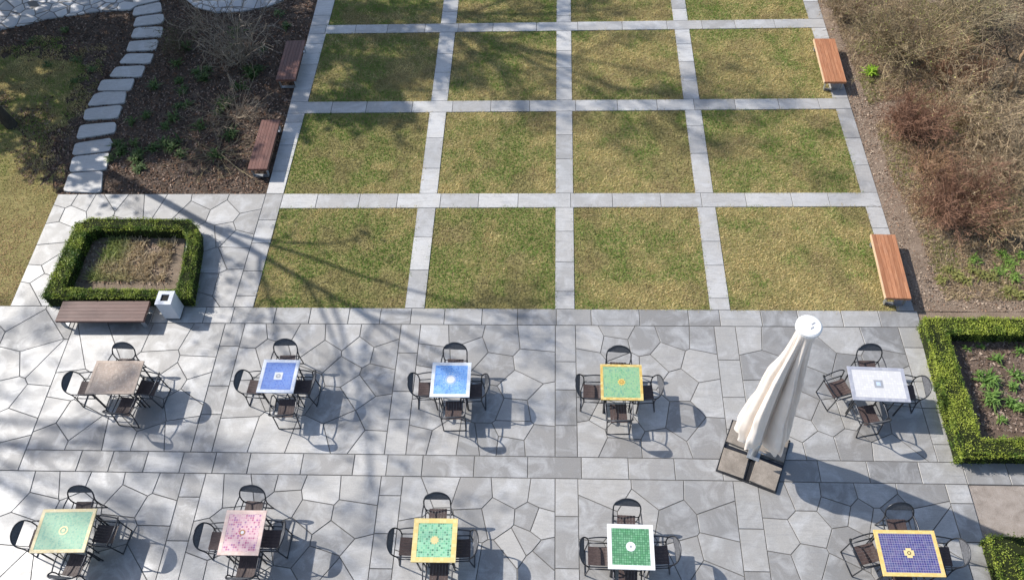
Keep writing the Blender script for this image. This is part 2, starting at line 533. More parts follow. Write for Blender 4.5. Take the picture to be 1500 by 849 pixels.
seeds += P2(0, 470, 2.239, [(320, 95), (430, 45), (540, 55), (660, 85), (520, 140), (640, 145), (225, 130), (210, 200), (650, 220), (150, 305), (240, 330), (160, 385), (290, 395), (390, 385), (490, 390), (590, 370), (560, 190), (600, 270), (330, 230), (430, 240), (480, 310),
    (50, 550), (155, 540), (235, 520), (340, 530), (120, 600), (470, 520), (560, 530), (420, 590), (510, 620), (480, 720), (60, 690), (20, 780), (60, 820), (150, 800), (380, 790), (545, 790), (250, 620), (240, 720), (380, 690),
    (100, 130), (30, 150), (100, 50), (150, 160), (20, 230), (100, 260), (40, 340), (30, 440)])
seeds += P2(0, 600, 3.41, [(1050, 420), (1180, 400), (1340, 355), (1050, 660), (960, 820), (1080, 820), (1160, 570), (1250, 700)])
seeds += P2(400, 600, 3.41, [(60, 360), (240, 400), (430, 390), (50, 450), (200, 520), (390, 530), (290, 650), (420, 760), (240, 760), (90, 640), (320, 830),
    (700, 440), (840, 380), (990, 420), (1200, 400), (1120, 540), (1290, 550), (1210, 670), (990, 570), (1340, 760), (1100, 760), (650, 810), (830, 600), (720, 640), (960, 740)])
seeds += P2(760, 600, 3.41, [(130, 420), (90, 560), (20, 650), (130, 740), (430, 410), (700, 410), (950, 430), (380, 530), (610, 520), (780, 560), (1010, 550), (990, 720), (850, 740), (960, 820), (360, 780), (560, 680), (700, 800)])
seeds += P2(1100, 600, 3.41, [(130, 450), (260, 420), (440, 430), (290, 590), (150, 640), (430, 490), (620, 420), (560, 530), (650, 560), (150, 790), (290, 760), (450, 830), (850, 430), (900, 530), (720, 520), (980, 590), (500, 680), (700, 720), (900, 760)])
nws = P2(0, 260, 3.858, [(370, 130), (460, 140), (570, 150), (650, 110), (760, 140), (870, 120), (980, 140), (1180, 120), (1100, 200), (1260, 210), (1390, 130), (1400, 260), (1340, 350), (310, 200), (290, 310), (400, 200), (250, 440), (190, 550), (300, 500), (130, 640), (225, 590), (200, 760), (1170, 330), (1260, 310), (1310, 440), (1210, 480), (1170, 600), (1270, 600), (1100, 700)])
vs_ = [vL, A0, A1, B0, B1, C0, C1, D0, D1, E0]
for t, b in ((h1, h2), (h3, h4)):
    for l, r in ((vL, A0), (A1, B0), (B1, C0), (C1, D0), (D1, E0)):
        if t is h1 or l is not vL: crazy(pav, quad(t, b, l, r), seeds)
    for l, r in ((A0, A1), (B0, B1), (C0, C1), (D0, D1), (E0, E1)):
        a0, a1, b0, b1 = X(t, l), X(b, l), X(t, r), X(b, r)
        strip(pav, a0, a1, b0, b1, rcuts(math.dist(a0, a1), .6, 1.0))
crazy(pav, [X(h4, vLL), X(h4, A0), X(h3, A0), X(h3, vLL)], seeds)
crazy(pav, [X(h3, vLL), X(h3, vL), X(h0, vL), X(h0, vLL)], seeds)
b1x = [157, 225, 300, 341, 403, 454, 511, 557, 602, 651, 706, 758, 815, 866, 937, 1009, 1055, 1116, 1170, 1235, 1290]
strip(pav, X(h0, vL), X(h0, E1), X(h1, vL), X(h1, E1), fracs(vL, E1, h0, b1x, 465))
b2x = [113, 160, 211, 264, 312, 363, 441, 517, 566, 618, 694, 773, 852, 921, 989, 1059, 1130, 1201, 1273, 1349]
strip(pav, X(h2, vL), X(h2, E1), X(h3, vL), X(h3, E1), fracs(vL, E1, h3, b2x, 690))
L2 = math.dist(X(h2, E1), X(h2, vRR))
strip(pav, X(h2, E1), X(h2, vRR), X(h3, E1), X(h3, vRR), rcuts(L2, 1.0, 1.4), JW, 0, (.2, .5))
strip(pav, X(h4, vLL), X(h4, E1), X(h5, vLL), X(h5, E1), rcuts(30))
# flagged court around the clipped hedge
lpL = line((390, 283), (340, 452)); lpR = cols[0][0]
nw = [X(h0, nwL), X(h0, lpL), X(rows[4], lpL), X(rows[4], nwL)]
crazy(pav, nw, nws)
strip(pav, X(rows[4], lpL), X(h0, lpL), X(rows[4], lpR), X(h0, lpR), rcuts(3.6, .7, 1.0))
o = struct(pav.build('patio', [STONE, JOINT]))
# apron under and behind the camera side
g = MB(); g.add([(-60, -60, -.03), (60, -60, -.03), (60, X(h5, E1)[1], -.03), (-60, X(h5, E1)[1], -.03)], [(0, 1, 2, 3)])
struct(g.build('pavement', GRAVEL))

pth = MB()
rr = [(rows[0], rows[1]), (rows[2], rows[3]), (rows[4], rows[5])]
strip(pth, X(rowT, pathL), X(rowT, pathR), X(rowTT, pathL), X(rowTT, pathR), rcuts(14))
for t, b in rr:
    l = pathL if t is not rows[4] else lpR
    strip(pth, X(t, l), X(t, pathR), X(b, l), X(b, pathR), rcuts(13, .75, 1.15), .014)
segs = [(rowT, rows[0]), (rows[1], rows[2]), (rows[3], rows[4]), (rows[5], h0)]
tops = [rowTT, rows[0], rows[2], rows[4]]
for t, b in [(rowTT, rows[0]), (rows[1], rows[2]), (rows[3], rows[4]), (rows[5], h0)]:
    for l, r in ((pathL, cols[0][0]), (cols[0][1], cols[1][0]), (cols[1][1], cols[2][0]), (cols[2][1], cols[3][0]), (cols[3][1], pathR)):
        if b is h0 and l is pathL: continue
        a0, a1, b0, b1 = X(t, l), X(b, l), X(t, r), X(b, r)
        strip(pth, a0, a1, b0, b1, rcuts(math.dist(a0, a1), .7, 1.1), .014)
struct(pth.build('path', [STONE2, JOINT]))

# lawns
cells = []
lw = MB()
for t, b in [(rowTT, rows[0]), (rows[1], rows[2]), (rows[3], rows[4]), (rows[5], h0)]:
    for l, r in cols:
        q = quad(t, b, l, r); cells.append(q); lw.prism(q, -.08, -.02)
struct(lw.build('lawn', TURF))


def blades(pts, z, h, w, col, lean=.6):
    n = len(pts); az = RNG.uniform(0, 2 * math.pi, n); la = RNG.uniform(0, 2 * math.pi, n)
    hh = h * RNG.uniform(.6, 1.3, n); ww = w * RNG.uniform(.7, 1.3, n); ll = lean * RNG.uniform(.2, 1.2, n) * hh
    dx, dy = np.cos(az) * ww / 2, np.sin(az) * ww / 2
    V = np.zeros((n, 3, 3))
    V[:, 0] = np.stack([pts[:, 0] - dx, pts[:, 1] - dy, np.full(n, z)], 1)
    V[:, 1] = np.stack([pts[:, 0] + dx, pts[:, 1] + dy, np.full(n, z)], 1)
    V[:, 2] = np.stack([pts[:, 0] + np.cos(la) * ll, pts[:, 1] + np.sin(la) * ll, z + hh], 1)
    return V.reshape(-1, 3), np.arange(3 * n).reshape(-1, 3), np.repeat(col, 3, 0)


def cat(parts):
    V, Fc, C = [], [], []; o = 0
    for v, f, c in parts: V.append(v); Fc.append(f + o); C.append(c); o += len(v)
    return np.concatenate(V), np.concatenate(Fc), np.concatenate(C)


def grass_col(p, green=0.0):
    x, y = p[:, 0], p[:, 1]
    n = fbm(x * .6, y * .6, 3, 3) * .55 + fbm(x * 2.6, y * 2.6, 8, 4) * .45 + RNG.normal(0, .06, len(p)) + green
    t = np.clip((n - .455) / .11, 0, 1)[:, None]
    dry = np.array([.60, .485, .235]) * (.70 + .60 * fbm(x * 4.5, y * 4.5, 77, 3))[:, None]; grn = np.array([.195, .285, .06])
    c = dry * (1 - t) + grn * t
    bw = np.clip((fbm(x * 1.3, y * 1.3, 51, 4) - .55) * 6, 0, .7)[:, None]; c = c * (1 - bw) + np.array([.36, .275, .15]) * bw
    br = np.clip((RNG.random(len(p)) - .93) * 8, 0, 1)[:, None]
    c = c * (1 - br) + np.array([.68, .56, .32]) * br
    return np.minimum(c * RNG.uniform(.74, 1.32, (len(p), 1)), .8)


pts_all = []
for i, q in enumerate(cells):
    a = scatter(inset(q, .02), 0)
    n = int(abs(area(q)) * 1500); cq = np.mean(np.array(q), 0); pp = scatter([tuple(cq + (np.array(v) - cq) * 1.022) for v in q], int(n * 1.04))
    qa = inset(q, .0); out_ = ~inside_np(qa, pp[:, 0], pp[:, 1]); pp = pp[~out_ | (fbm(pp[:, 0] * 5, pp[:, 1] * 5, 90, 2) > .52)]
    green = [.02, .02, -.03, -.01][i % 4] + [0, 0, .03, .03][i // 4]
    ed = np.array(q); cx = ed.mean(0)
    pts_all.append((pp, grass_col(pp, green)))
parts = [blades(p, -.025, .040, .024, c, 2.0) for p, c in pts_all]
V, Fc, C = cat(parts)
o = np_mesh('grass', V, Fc, C, BLADE); tag(o, 'short patchy yellow green grass filling the lawn squares', 'grass', kind='stuff')

# left verge, mulch beds, plaza
verge = [(-40, X(h0, nwL)[1]), X(h0, nwL), X(rows[4], nwL), G(62, 262), G(66, 220), G(92, 170), G(112, 130), G(120, 92), G(60, 82), G(0, 78), (-40, G(0, 78)[1] + 1)]
verge_r = [(-40, X(h0, nwL)[1]), X(h0, nwL), X(rows[4], nwL), G(62, 262), (-40, G(62, 262)[1])]
rg = [verge[0], verge[1], verge[2]]
for a_, b_ in zip(verge[2:-1], verge[3:]):
    for k_ in range(1, 9): 
        p_ = np.array(a_) + (np.array(b_) - np.array(a_)) * k_ / 8
        rg.append(tuple(p_ + (RNG.normal(0, .16, 2) if k_ < 8 or b_ is not verge[-1] else 0)))
m = MB(); m.add([(x, y, -.032) for x, y in rg], [tuple(range(len(rg)))]); struct(m.build('verge', TURF))
vq = [(-17.5, X(h0, nwL)[1]), *verge[1:10], (-18.5, 19)]
cv = np.array([-16.2, 15.0]); vw = [vq[0], vq[1], vq[2]] + [tuple(cv + (np.array(v) - cv) * 1.22) for v in vq[3:10]] + [(-18.5, 20.2)]
pp = scatter(vw, int(85 * 900))
io_ = inside_np(rg, pp[:, 0], pp[:, 1]); pp = pp[(io_ & (RNG.random(len(pp)) < .55 + .9 * (fbm(pp[:, 0] * 1.5, pp[:, 1] * 1.5, 71, 3) - .3))) | (fbm(pp[:, 0] * 1.8, pp[:, 1] * 1.8, 72, 4) + RNG.normal(0, .05, len(pp)) > .60)]
y_ = pp[:, 1]; dryness = np.clip((15.0 - y_) / 2.5, 0, 1)[:, None]
cg = grass_col(pp, .03); ct = np.array([.60, .45, .27]) * RNG.uniform(.6, 1.3, (len(pp), 1))
keep = (RNG.random(len(pp)) > .25 * dryness[:, 0])
V, Fc, C = blades(pp[keep], -.03, .04, .020, (cg * (1 - dryness) + ct * dryness)[keep])
o = np_mesh('verge_grass', V, Fc, C, BLADE); tag(o, 'olive to tan rough grass left of the stepping stones', 'grass', kind='stuff')


def sheet(name, poly, z, mat, amp=.02, step=.25, s=5):
    """bumpy sheet covering a polygon (grid clipped by the polygon outline)"""
    p = np.array(poly); lo = p.min(0); hi = p.max(0)
    nx = max(2, int((hi[0] - lo[0]) / step)); ny = max(2, int((hi[1] - lo[1]) / step))
    mb = MB(); xs = np.linspace(lo[0], hi[0], nx); ys = np.linspace(lo[1], hi[1], ny)
    zz = lambda x, y: z + amp * (float(fbm(x * 1.7, y * 1.7, s)) - .5) * 2
    idx = {}; 
    def vid(x, y):
        k = (round(x, 4), round(y, 4))
        if k not in idx: idx[k] = len(mb.v); mb.v.append((x, y, zz(x, y))); mb.tint.append(.5)
        return idx[k]
    conv = poly if area(poly) > 0 else poly[::-1]
    n = len(conv)
    for i in range(nx - 1):
        for j in range(ny - 1):
            q = [(xs[i], ys[j]), (xs[i + 1], ys[j]), (xs[i + 1], ys[j + 1]), (xs[i], ys[j + 1])]
            c = [inside(conv, *a) for a in q]
            if all(c) or (convex_ok and any(c)) or any(c):
                if not all(c): q = [a for a in clip_convex(q, conv)]
                if len(q) >= 3:
                    mb.f.append(tuple(vid(*a) for a in q)); mb.mi.append(0); mb.sm.append(True)
    return mb.build(name, mat)


convex_ok = True
def clip_convex(q, poly):
    # clip a small cell by the polygon edges that cross it (polygon locally convex)
    n = len(poly)
    for i in range(n):
        p, r = poly[i], poly[(i + 1) % n]; ex, ey = r[0] - p[0], r[1] - p[1]; L = math.hypot(ex, ey)
        if L < 1e-6: continue
        nx, ny = ey / L, -ex / L
        # only edges whose span passes near the cell
        cx = sum(a[0] for a in q) / max(len(q), 1); cy = sum(a[1] for a in q) / max(len(q), 1)
        t = ((cx - p[0]) * ex + (cy - p[1]) * ey) / (L * L)
        if -.3 / L <= t <= 1 + .3 / L and abs((cx - p[0]) * nx + (cy - p[1]) * ny) < .5:
            q = clip(q, nx, ny, p[0] * nx + p[1] * ny)
            if len(q) < 3: return []
    return q


bedL = [X(rows[4], nwL), X(rows[4], lpL), X(rows[4], pathL), X(rowT, pathL), (X(rowT, pathL)[0] - 16, 24.6), G(0, 30), G(0, 80), G(60, 84), G(120, 92), G(112, 130), G(92, 170), G(66, 220), G(62, 262)]
m = MB(); m.add([(x, y, -.045) for x, y in [X(rows[4], nwL), X(rows[4], lpL), X(rows[4], pathL), X(rowT, pathL), (-40, 25), (-40, 14)]], [(0, 1, 2, 3, 4, 5)])
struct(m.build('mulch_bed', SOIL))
bedR = [X(h0, cols[3][1]), (18, X(h0, cols[3][1])[1] + .3), (18, 24.6), X(rowT, pathR), X(rows[4], pathR)]
ebR = X(h0, pathR)
bedR = [ebR, (22, ebR[1]), (22, 26), X(rowT, pathR)]
o = struct(sheet('mulch_bed', bedR, -.02, DRYSOIL, .035, .3, 4))
# earth strip between band and hedge, gravel corner
xr = X(h0, E1)
m = MB(); m.add([(ebR[0] - .6, ebR[1] + .01, -.03), (22, ebR[1] + .01, -.03), (22, X(h2, vRR)[1], -.03), (X(h2, E1)[0], X(h2, E1)[1], -.03), (xr[0], xr[1], -.03)], [(0, 1, 2, 3, 4)])
struct(m.build('soil_bed', DRYSOIL))
m = MB(); m.add([(*X(h3, E1), -.028), (*X(h4, E1), -.028), (22, X(h4, E1)[1], -.028), (22, X(h3, vRR)[1], -.028)], [(0, 1, 2, 3)])
struct(m.build('gravel', GRAVEL))


def chips(pts, z, size, cols, zj=.02):
    n = len(pts); V = np.zeros((n, 4, 3)); a = RNG.uniform(0, 2 * math.pi, n)
    L = size * RNG.uniform(.5, 1.6, n); w = L * RNG.uniform(.25, .7, n)
    ex = np.stack([np.cos(a), np.sin(a), RNG.normal(0, .35, n)], 1) * L[:, None] / 2
    ey = np.stack([-np.sin(a), np.cos(a), RNG.normal(0, .35, n)], 1) * w[:, None] / 2
    c = np.column_stack([pts, z + RNG.uniform(0, zj, n)])
    V[:, 0] = c - ex - ey; V[:, 1] = c + ex - ey * .6; V[:, 2] = c + ex * .8 + ey; V[:, 3] = c - ex * .9 + ey
    ci = np.array(cols)[RNG.integers(0, len(cols), n)] * RNG.uniform(.6, 1.35, (n, 1))
    return V.reshape(-1, 3), np.arange(4 * n).reshape(-1, 4), np.repeat(ci, 4, 0)


def near_stones(p): return p


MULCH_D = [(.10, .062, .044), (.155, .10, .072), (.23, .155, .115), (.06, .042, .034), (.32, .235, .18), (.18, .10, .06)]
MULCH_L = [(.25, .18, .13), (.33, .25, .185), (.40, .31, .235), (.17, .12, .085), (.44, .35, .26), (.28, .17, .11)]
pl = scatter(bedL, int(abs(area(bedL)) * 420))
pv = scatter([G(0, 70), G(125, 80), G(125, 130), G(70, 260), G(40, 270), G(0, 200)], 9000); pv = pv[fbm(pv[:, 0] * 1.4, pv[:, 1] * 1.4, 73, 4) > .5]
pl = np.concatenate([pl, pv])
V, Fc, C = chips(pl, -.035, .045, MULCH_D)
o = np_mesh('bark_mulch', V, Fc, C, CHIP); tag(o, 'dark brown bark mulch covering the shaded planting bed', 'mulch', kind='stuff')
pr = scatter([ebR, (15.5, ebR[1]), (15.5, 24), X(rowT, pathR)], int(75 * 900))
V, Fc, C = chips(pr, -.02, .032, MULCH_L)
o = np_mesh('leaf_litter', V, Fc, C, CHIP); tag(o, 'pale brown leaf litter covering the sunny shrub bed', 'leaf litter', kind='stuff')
# dry tangled ground cover over the sunny bed
tz = [G(1235, 60), G(1272, 150), G(1302, 250), G(1345, 340), G(1385, 440), (15.5, 10.6), (15.5, 24), G(1215, 0)]
pt = scatter(tz, 110000)
dens = fbm(pt[:, 0] * .8, pt[:, 1] * .8, 21); pt = pt[dens + np.clip((pt[:, 0] - 8.2 - (pt[:, 1] - 11) * -.02) * .12, -.12, .1) > .40]
n = len(pt); tone = fbm(pt[:, 0] * .6, pt[:, 1] * .6, 31)[:, None]
cc = (np.array([.56, .44, .26]) * (1 - tone) + np.array([.44, .34, .22]) * tone) * RNG.uniform(.3, 1.6, (n, 1))
gr = (RNG.random(n) < np.clip((fbm(pt[:, 0] * 1.1, pt[:, 1] * 1.1, 44) - .52) * 4, 0, .55))[:, None]
cc = np.where(gr, np.array([.28, .30, .09]) * RNG.uniform(.6, 1.3, (n, 1)), cc)
V, Fc, C = blades(pt, -.02, .075, .018, cc, 1.8)
o = np_mesh('dry_undergrowth', V, Fc, C, BLADE); tag(o, 'tan and olive dry ground cover spread below the bare shrubs', 'undergrowth', kind='stuff')
# pebbled terrace at the top left
plaza = [G(-60, 52), G(0, 43), G(35, 36), G(70, 27), G(105, 22), G(150, 16), G(190, 14), G(215, 0), G(225, -60), G(-60, -60)]
plaza2 = [G(262, -10), G(285, 10), G(315, 18), G(350, 17), G(390, 10), G(415, 0), G(425, -60), G(240, -60)]
n_ = Nodes('pebble_paving', .6, .35)
vo = n_.n('TexVoronoi', {'Vector': n_.obj(), 'Scale': 2.3, 'Randomness': .9}); ed = n_.n('TexVoronoi', {'Vector': n_.obj(), 'Scale': 2.3, 'Randomness': .9}, feature='DISTANCE_TO_EDGE')
cr = n_.n('SeparateColor', {0: vo.outputs['Color']}).outputs[0]
n_.base(n_.mix(n_.math('LESS_THAN', ed.outputs['Distance'], .035), n_.ramp(cr, [(0, (.34, .34, .35)), (1, (.66, .64, .62))]), (.16, .15, .14)))
n_.bump(n_.n('MapRange', {'Value': ed.outputs['Distance'], 'From Max': .25}).outputs[0], .8, .03)
m = MB(); m.prism(plaza, -.07, .01); m.prism(plaza2, -.07, .01); struct(m.build('terrace', n_.m))

# ------------------------------------------------------------------ stepping stones
Sa = lambda pts: [G(x / 4.996, 130 + y / 4.996) for x, y in pts]
Sb = lambda pts: [G(x / 5.66, y / 5.66) for x, y in pts]
stones = [Sa([(510, 620), (755, 605), (735, 760), (465, 750)]), Sa([(530, 500), (800, 470), (775, 590), (510, 605)]), Sa([(555, 400), (800, 362), (825, 400), (800, 455), (535, 485)]),
          Sa([(590, 270), (835, 245), (845, 270), (835, 320), (560, 365)]), Sa([(630, 150), (890, 120), (860, 215), (615, 225)]), Sa([(690, 45), (740, 25), (920, 25), (905, 105), (645, 125)]),
          Sb([(850, 665), (1115, 655), (1075, 750), (805, 750)]), Sb([(960, 560), (1205, 545), (1170, 635), (905, 635)]), Sb([(1045, 450), (1275, 445), (1240, 525), (990, 525)]),
          Sb([(1080, 345), (1310, 330), (1290, 415), (1045, 425)]), Sb([(1120, 235), (1345, 220), (1335, 305), (1085, 315)]), Sb([(1135, 145), (1345, 118), (1358, 150), (1340, 195), (1105, 220)]), Sb([(1120, 65), (1330, 20), (1340, 100), (1100, 130)]), Sb([(1105, -10), (1250, -50), (1330, 0), (1110, 50)])]
ordn = ['first', 'second', 'third', 'fourth', 'fifth', 'sixth', 'seventh', 'eighth', 'ninth', 'tenth', 'eleventh', 'twelfth', 'thirteenth', 'fourteenth']
for k, q in enumerate(stones):
    # rounded corners
    r = []
    for i in range(len(q)):
        p0, p1, p2 = np.array(q[i - 1]), np.array(q[i]), np.array(q[(i + 1) % len(q)])
        for t in (0, .5, 1):
            a = p1 + (p0 - p1) * .14; b = p1 + (p2 - p1) * .14
            r.append(tuple((1 - t) ** 2 * a + 2 * t * (1 - t) * p1 + t * t * b + RNG.normal(0, .008, 2)))
    c = np.mean(np.array(r), 0)
    m = MB(); m.prism([((x - c[0]) * 1.03, (y - c[1]) * 1.03) for x, y in r], -.05, .012, 0, random.uniform(.5, 1), .006)
    o = m.build('stepping_stone', STONE2); o.location = (c[0], c[1], 0)
    tag(o, f'flat grey stepping stone, {ordn[k]} one counting up from the hedge court', 'stepping stone', 'stepping stones through the mulch bed')

# ------------------------------------------------------------------ hedges
def leafquads(P, N, size, cols, jit=.6):
    n = len(P); d = N + RNG.normal(0, jit, (n, 3)); d /= np.linalg.norm(d, axis=1)[:, None]
    a = np.cross(d, RNG.normal(0, 1, (n, 3))); a /= np.linalg.norm(a, axis=1)[:, None]; b = np.cross(d, a)
    L = (size * RNG.uniform(.6, 1.4, n))[:, None]
    V = np.zeros((n, 4, 3)); V[:, 0] = P - a * L * .5; V[:, 1] = P + b * L * .28; V[:, 2] = P + a * L * .5; V[:, 3] = P - b * L * .28
    return V.reshape(-1, 3), np.arange(4 * n).reshape(-1, 4), np.repeat(cols, 4, 0)


def hedge(label, ring_outer, ring_inner, h, dens=1500, yellow=.0, cat_='hedge'):
    """clipped box hedge: loop between an outer and an inner outline (same corner count)"""
    parts = []; core = MB(); n = len(ring_outer)
    co = np.mean(np.array(ring_outer), 0)
    for i in range(n):
        a, b = np.array(ring_outer[i]), np.array(ring_outer[(i + 1) % n]); c, d = np.array(ring_inner[i]), np.array(ring_inner[(i + 1) % n])
        def surf(f, ar, nz):
            k = int(ar * dens); u, v = RNG.random(k), RNG.random(k); return f(u[:, None], v[:, None]), np.tile(nz, (k, 1))
        L = np.linalg.norm(b - a); wd = np.linalg.norm(a - c)
        top = lambda u, v: np.concatenate([(a * (1 - u) + b * u) * (1 - v) + (c * (1 - u) + d * u) * v, np.full((len(u), 1), h)], 1)
        e = (b - a) / L; no = np.array([e[1], -e[0], 0.0])
        if no[:2] @ (a - co) < 0: no = -no
        outf = lambda u, v: np.concatenate([a * (1 - u) + b * u, v * h], 1)
        inf = lambda u, v: np.concatenate([c * (1 - u) + d * u, v * h], 1)
        for f, ar, nz in ((top, L * wd * 1.25, np.array([0, 0, 1.])), (outf, L * h, no), (inf, np.linalg.norm(d - c) * h, -no)):
            P, N = surf(f, ar, nz)
            lump = fbm(P[:, 0] * 5 + P[:, 2] * 3, P[:, 1] * 5 + P[:, 2] * 2, 12)[:, None] - .5
            lump2 = fbm(P[:, 0] * 1.3, P[:, 1] * 1.3, 19)[:, None] - .5
            P = P + N * (lump * .11 + lump2 * .08 - .06 + .05 * (RNG.random((len(P), 1)) > .975)) + RNG.normal(0, .018, P.shape)
            P[:, 2] = np.maximum(P[:, 2], .01)
            y = np.clip(fbm(P[:, 0] * 4, P[:, 1] * 4, 5) * 1.9 - .55 + yellow + RNG.normal(0, .18, len(P)) + (.22 if nz[2] > .5 else -.12), 0, 1)[:, None]  # sunlit top and shaded sides are put into the leaf colour
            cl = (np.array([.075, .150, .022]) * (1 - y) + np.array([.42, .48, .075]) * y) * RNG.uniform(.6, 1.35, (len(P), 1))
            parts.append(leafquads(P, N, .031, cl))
        core.prism([tuple(a * .88 + c * .12), tuple(b * .88 + d * .12), tuple(b * .12 + d * .88), tuple(a * .12 + c * .88)], -.03, h - .05)
    V, Fc, C = cat(parts)
    t = thing('box_hedge', label, cat_, (co[0], co[1], 0))
    V = V - np.array([co[0], co[1], 0])
    np_mesh('foliage', V, Fc, C, LEAF, t)
    core.v = [(x - co[0], y - co[1], z) for x, y, z in core.v]
    core.build('core_branches', mat_hcore, t)
    return t


mat_hcore = mat_plain('hedge_twigs', (.022, .028, .010), .9, .1)
HL = .45
outer = [G(57, 434, HL), G(278, 433, HL), G(291, 350, HL), G(290, 328, HL), G(276, 318, HL), G(132, 316, HL), G(108, 325, HL)]
inner = [G(92, 420, HL), G(256, 422, HL), G(272, 353, HL), G(271, 343, HL), G(265, 335, HL), G(137, 334, HL), G(125, 341, HL)]
hedge('low clipped box hedge ringing the square dry bed beside the bench and bin', outer, inner, HL, 3300)
HR = .45
outer = [G(1352, 462, HR), G(1408, 668, HR), (13.2, G(1408, 668, HR)[1] + .1), (13.2, G(1352, 462, HR)[1])]
inner = [G(1391, 487, HR), G(1440, 640, HR), (12.8, G(1440, 640, HR)[1] + .1), (12.8, G(1391, 487, HR)[1])]
hedge('bright yellow green clipped box hedge around the planted bed beside the white table', outer, inner, HR, 3300, .16)
q0 = G(1446, 779, HR); sh = np.array(q0) - np.array(G(1352, 462, HR))
outer = [q0, G(1482, 900, HR), (12.6, G(1482, 900, HR)[1] - .2), (12.6, q0[1] - .1)]
inner = [G(1500, 815, HR), G(1520, 880, HR), (12.2, G(1520, 880, HR)[1]), (12.2, q0[1] - .55)]
hedge('half shaded box hedge at the gravel corner past the indigo table', outer, inner, HR, 2400, .1)
# bed soils inside the hedges
m = MB(); q = [G(90, 425, .02), G(262, 425, .02), G(272, 345, .02), G(130, 340, .02)]; m.prism(q, -.06, .03); struct(m.build('hedge_bed_soil', mat_earth('grey_brown_soil', [(.3, (.14, .105, .075)), (.5, (.24, .185, .135)), (.72, (.36, .285, .215))], 2.5, 42)))
m = MB(); m.prism([G(1385, 485, .02), G(1435, 650, .02), (13, G(1435, 650, .02)[1]), (13, G(1385, 485, .02)[1])], -.06, .03); struct(m.build('hedge_bed_soil', mat_earth('brown_bed_soil', [(.3, (.085, .058, .042)), (.5, (.16, .115, .088)), (.72, (.25, .19, .15))], 2.5, 42)))
# dry growth in the left hedge bed
pp = scatter([G(128, 412), G(240, 414), G(258, 358), G(165, 350)], 3000)
pp = pp[fbm(pp[:, 0] * 3.3, pp[:, 1] * 3.3, 66, 3) > .36]
w = np.clip((fbm(pp[:, 0] * 1.6, pp[:, 1] * 1.6, 61)[:, None] - .35) * 2.5 - .5 * np.clip((pp[:, :1] + 10.2) / 1.0, -1, 1), 0, 1)
cc = (np.array([.58, .47, .31]) * (1 - w) + np.array([.30, .34, .12]) * w * 1.2) * RNG.uniform(.5, 1.4, (len(pp), 1))
V, Fc, C = blades(pp, .03, .13, .034, cc, 1.5)
o = np_mesh('dry_herbs', V, Fc, C, BLADE); tag(o, 'dry tan herbs with green shoots inside the left hedge ring', 'dry herbs', kind='stuff')
pl = scatter([G(104, 416), G(248, 418), G(264, 350), G(140, 346)], 1600); V, Fc, C = chips(pl, .03, .04, MULCH_L)
o = np_mesh('leaf_litter', V, Fc, C, CHIP); tag(o, 'brown litter on the soil inside the left hedge ring', 'leaf litter', kind='stuff')
qr = [G(1400, 500), G(1438, 632), (12.6, G(1438, 632)[1]), (12.6, G(1400, 500)[1])]
pl = scatter(qr, 3500); V, Fc, C = chips(pl, .03, .05, [(.16, .11, .085), (.24, .175, .14), (.32, .25, .2), (.10, .07, .05)])
o = np_mesh('bark_mulch', V, Fc, C, CHIP); tag(o, 'brown bark chips on the bed inside the bright hedge', 'mulch', kind='stuff')


def tuft(name, label, cat_, x, y, r, h, n, c1, c2, group=None, z=0.0, wide=.035):
    """leafy clump of curved strap leaves"""
    a = RNG.uniform(0, 2 * math.pi, n); el = RNG.uniform(.25, 1.35, n); L = h * RNG.uniform(.6, 1.2, n)
    b = RNG.uniform(0, r * .45, n); ab = RNG.uniform(0, 2 * math.pi, n)
    base = np.stack([np.cos(ab) * b, np.sin(ab) * b, np.zeros(n)], 1)
    out = np.stack([np.cos(a), np.sin(a), np.zeros(n)], 1); up = np.array([0, 0, 1.]); side = np.stack([-np.sin(a), np.cos(a), np.zeros(n)], 1)
    mid = base + out * (np.cos(el) * L * .55)[:, None] + up * (np.sin(el) * L * .6)[:, None]
    tip = base + out * (np.cos(el * .75) * L * 1.05)[:, None] * (r / h) ** .3 + up * (np.sin(el * .75) * L * .75)[:, None]
    w = (wide * RNG.uniform(.7, 1.2, n))[:, None]
    V = np.stack([base - side * w * .3, base + side * w * .3, mid + side * w * .5, tip, mid - side * w * .5], 1).reshape(-1, 3)
    i = np.arange(n)[:, None] * 5
    Fq = np.concatenate([i + 0, i + 1, i + 2, i + 4], 1); Ft = np.concatenate([i + 4, i + 2, i + 3, i + 3], 1)
    t_ = RNG.random((n, 1)); c = (np.array(c1) * (1 - t_) + np.array(c2) * t_) * RNG.uniform(.7, 1.3, (n, 1))
    me_f = np.concatenate([i + 0, i + 1, i + 2, i + 4], 1)
    tri = np.concatenate([np.stack([i[:, 0], i[:, 0] + 1, i[:, 0] + 2], 1), np.stack([i[:, 0], i[:, 0] + 2, i[:, 0] + 4], 1), np.stack([i[:, 0] + 4, i[:, 0] + 2, i[:, 0] + 3], 1)])
    o = np_mesh(name, V, tri, np.repeat(c, 5, 0), LEAF)
    o.location = (x, y, z); return tag(o, label, cat_, group)


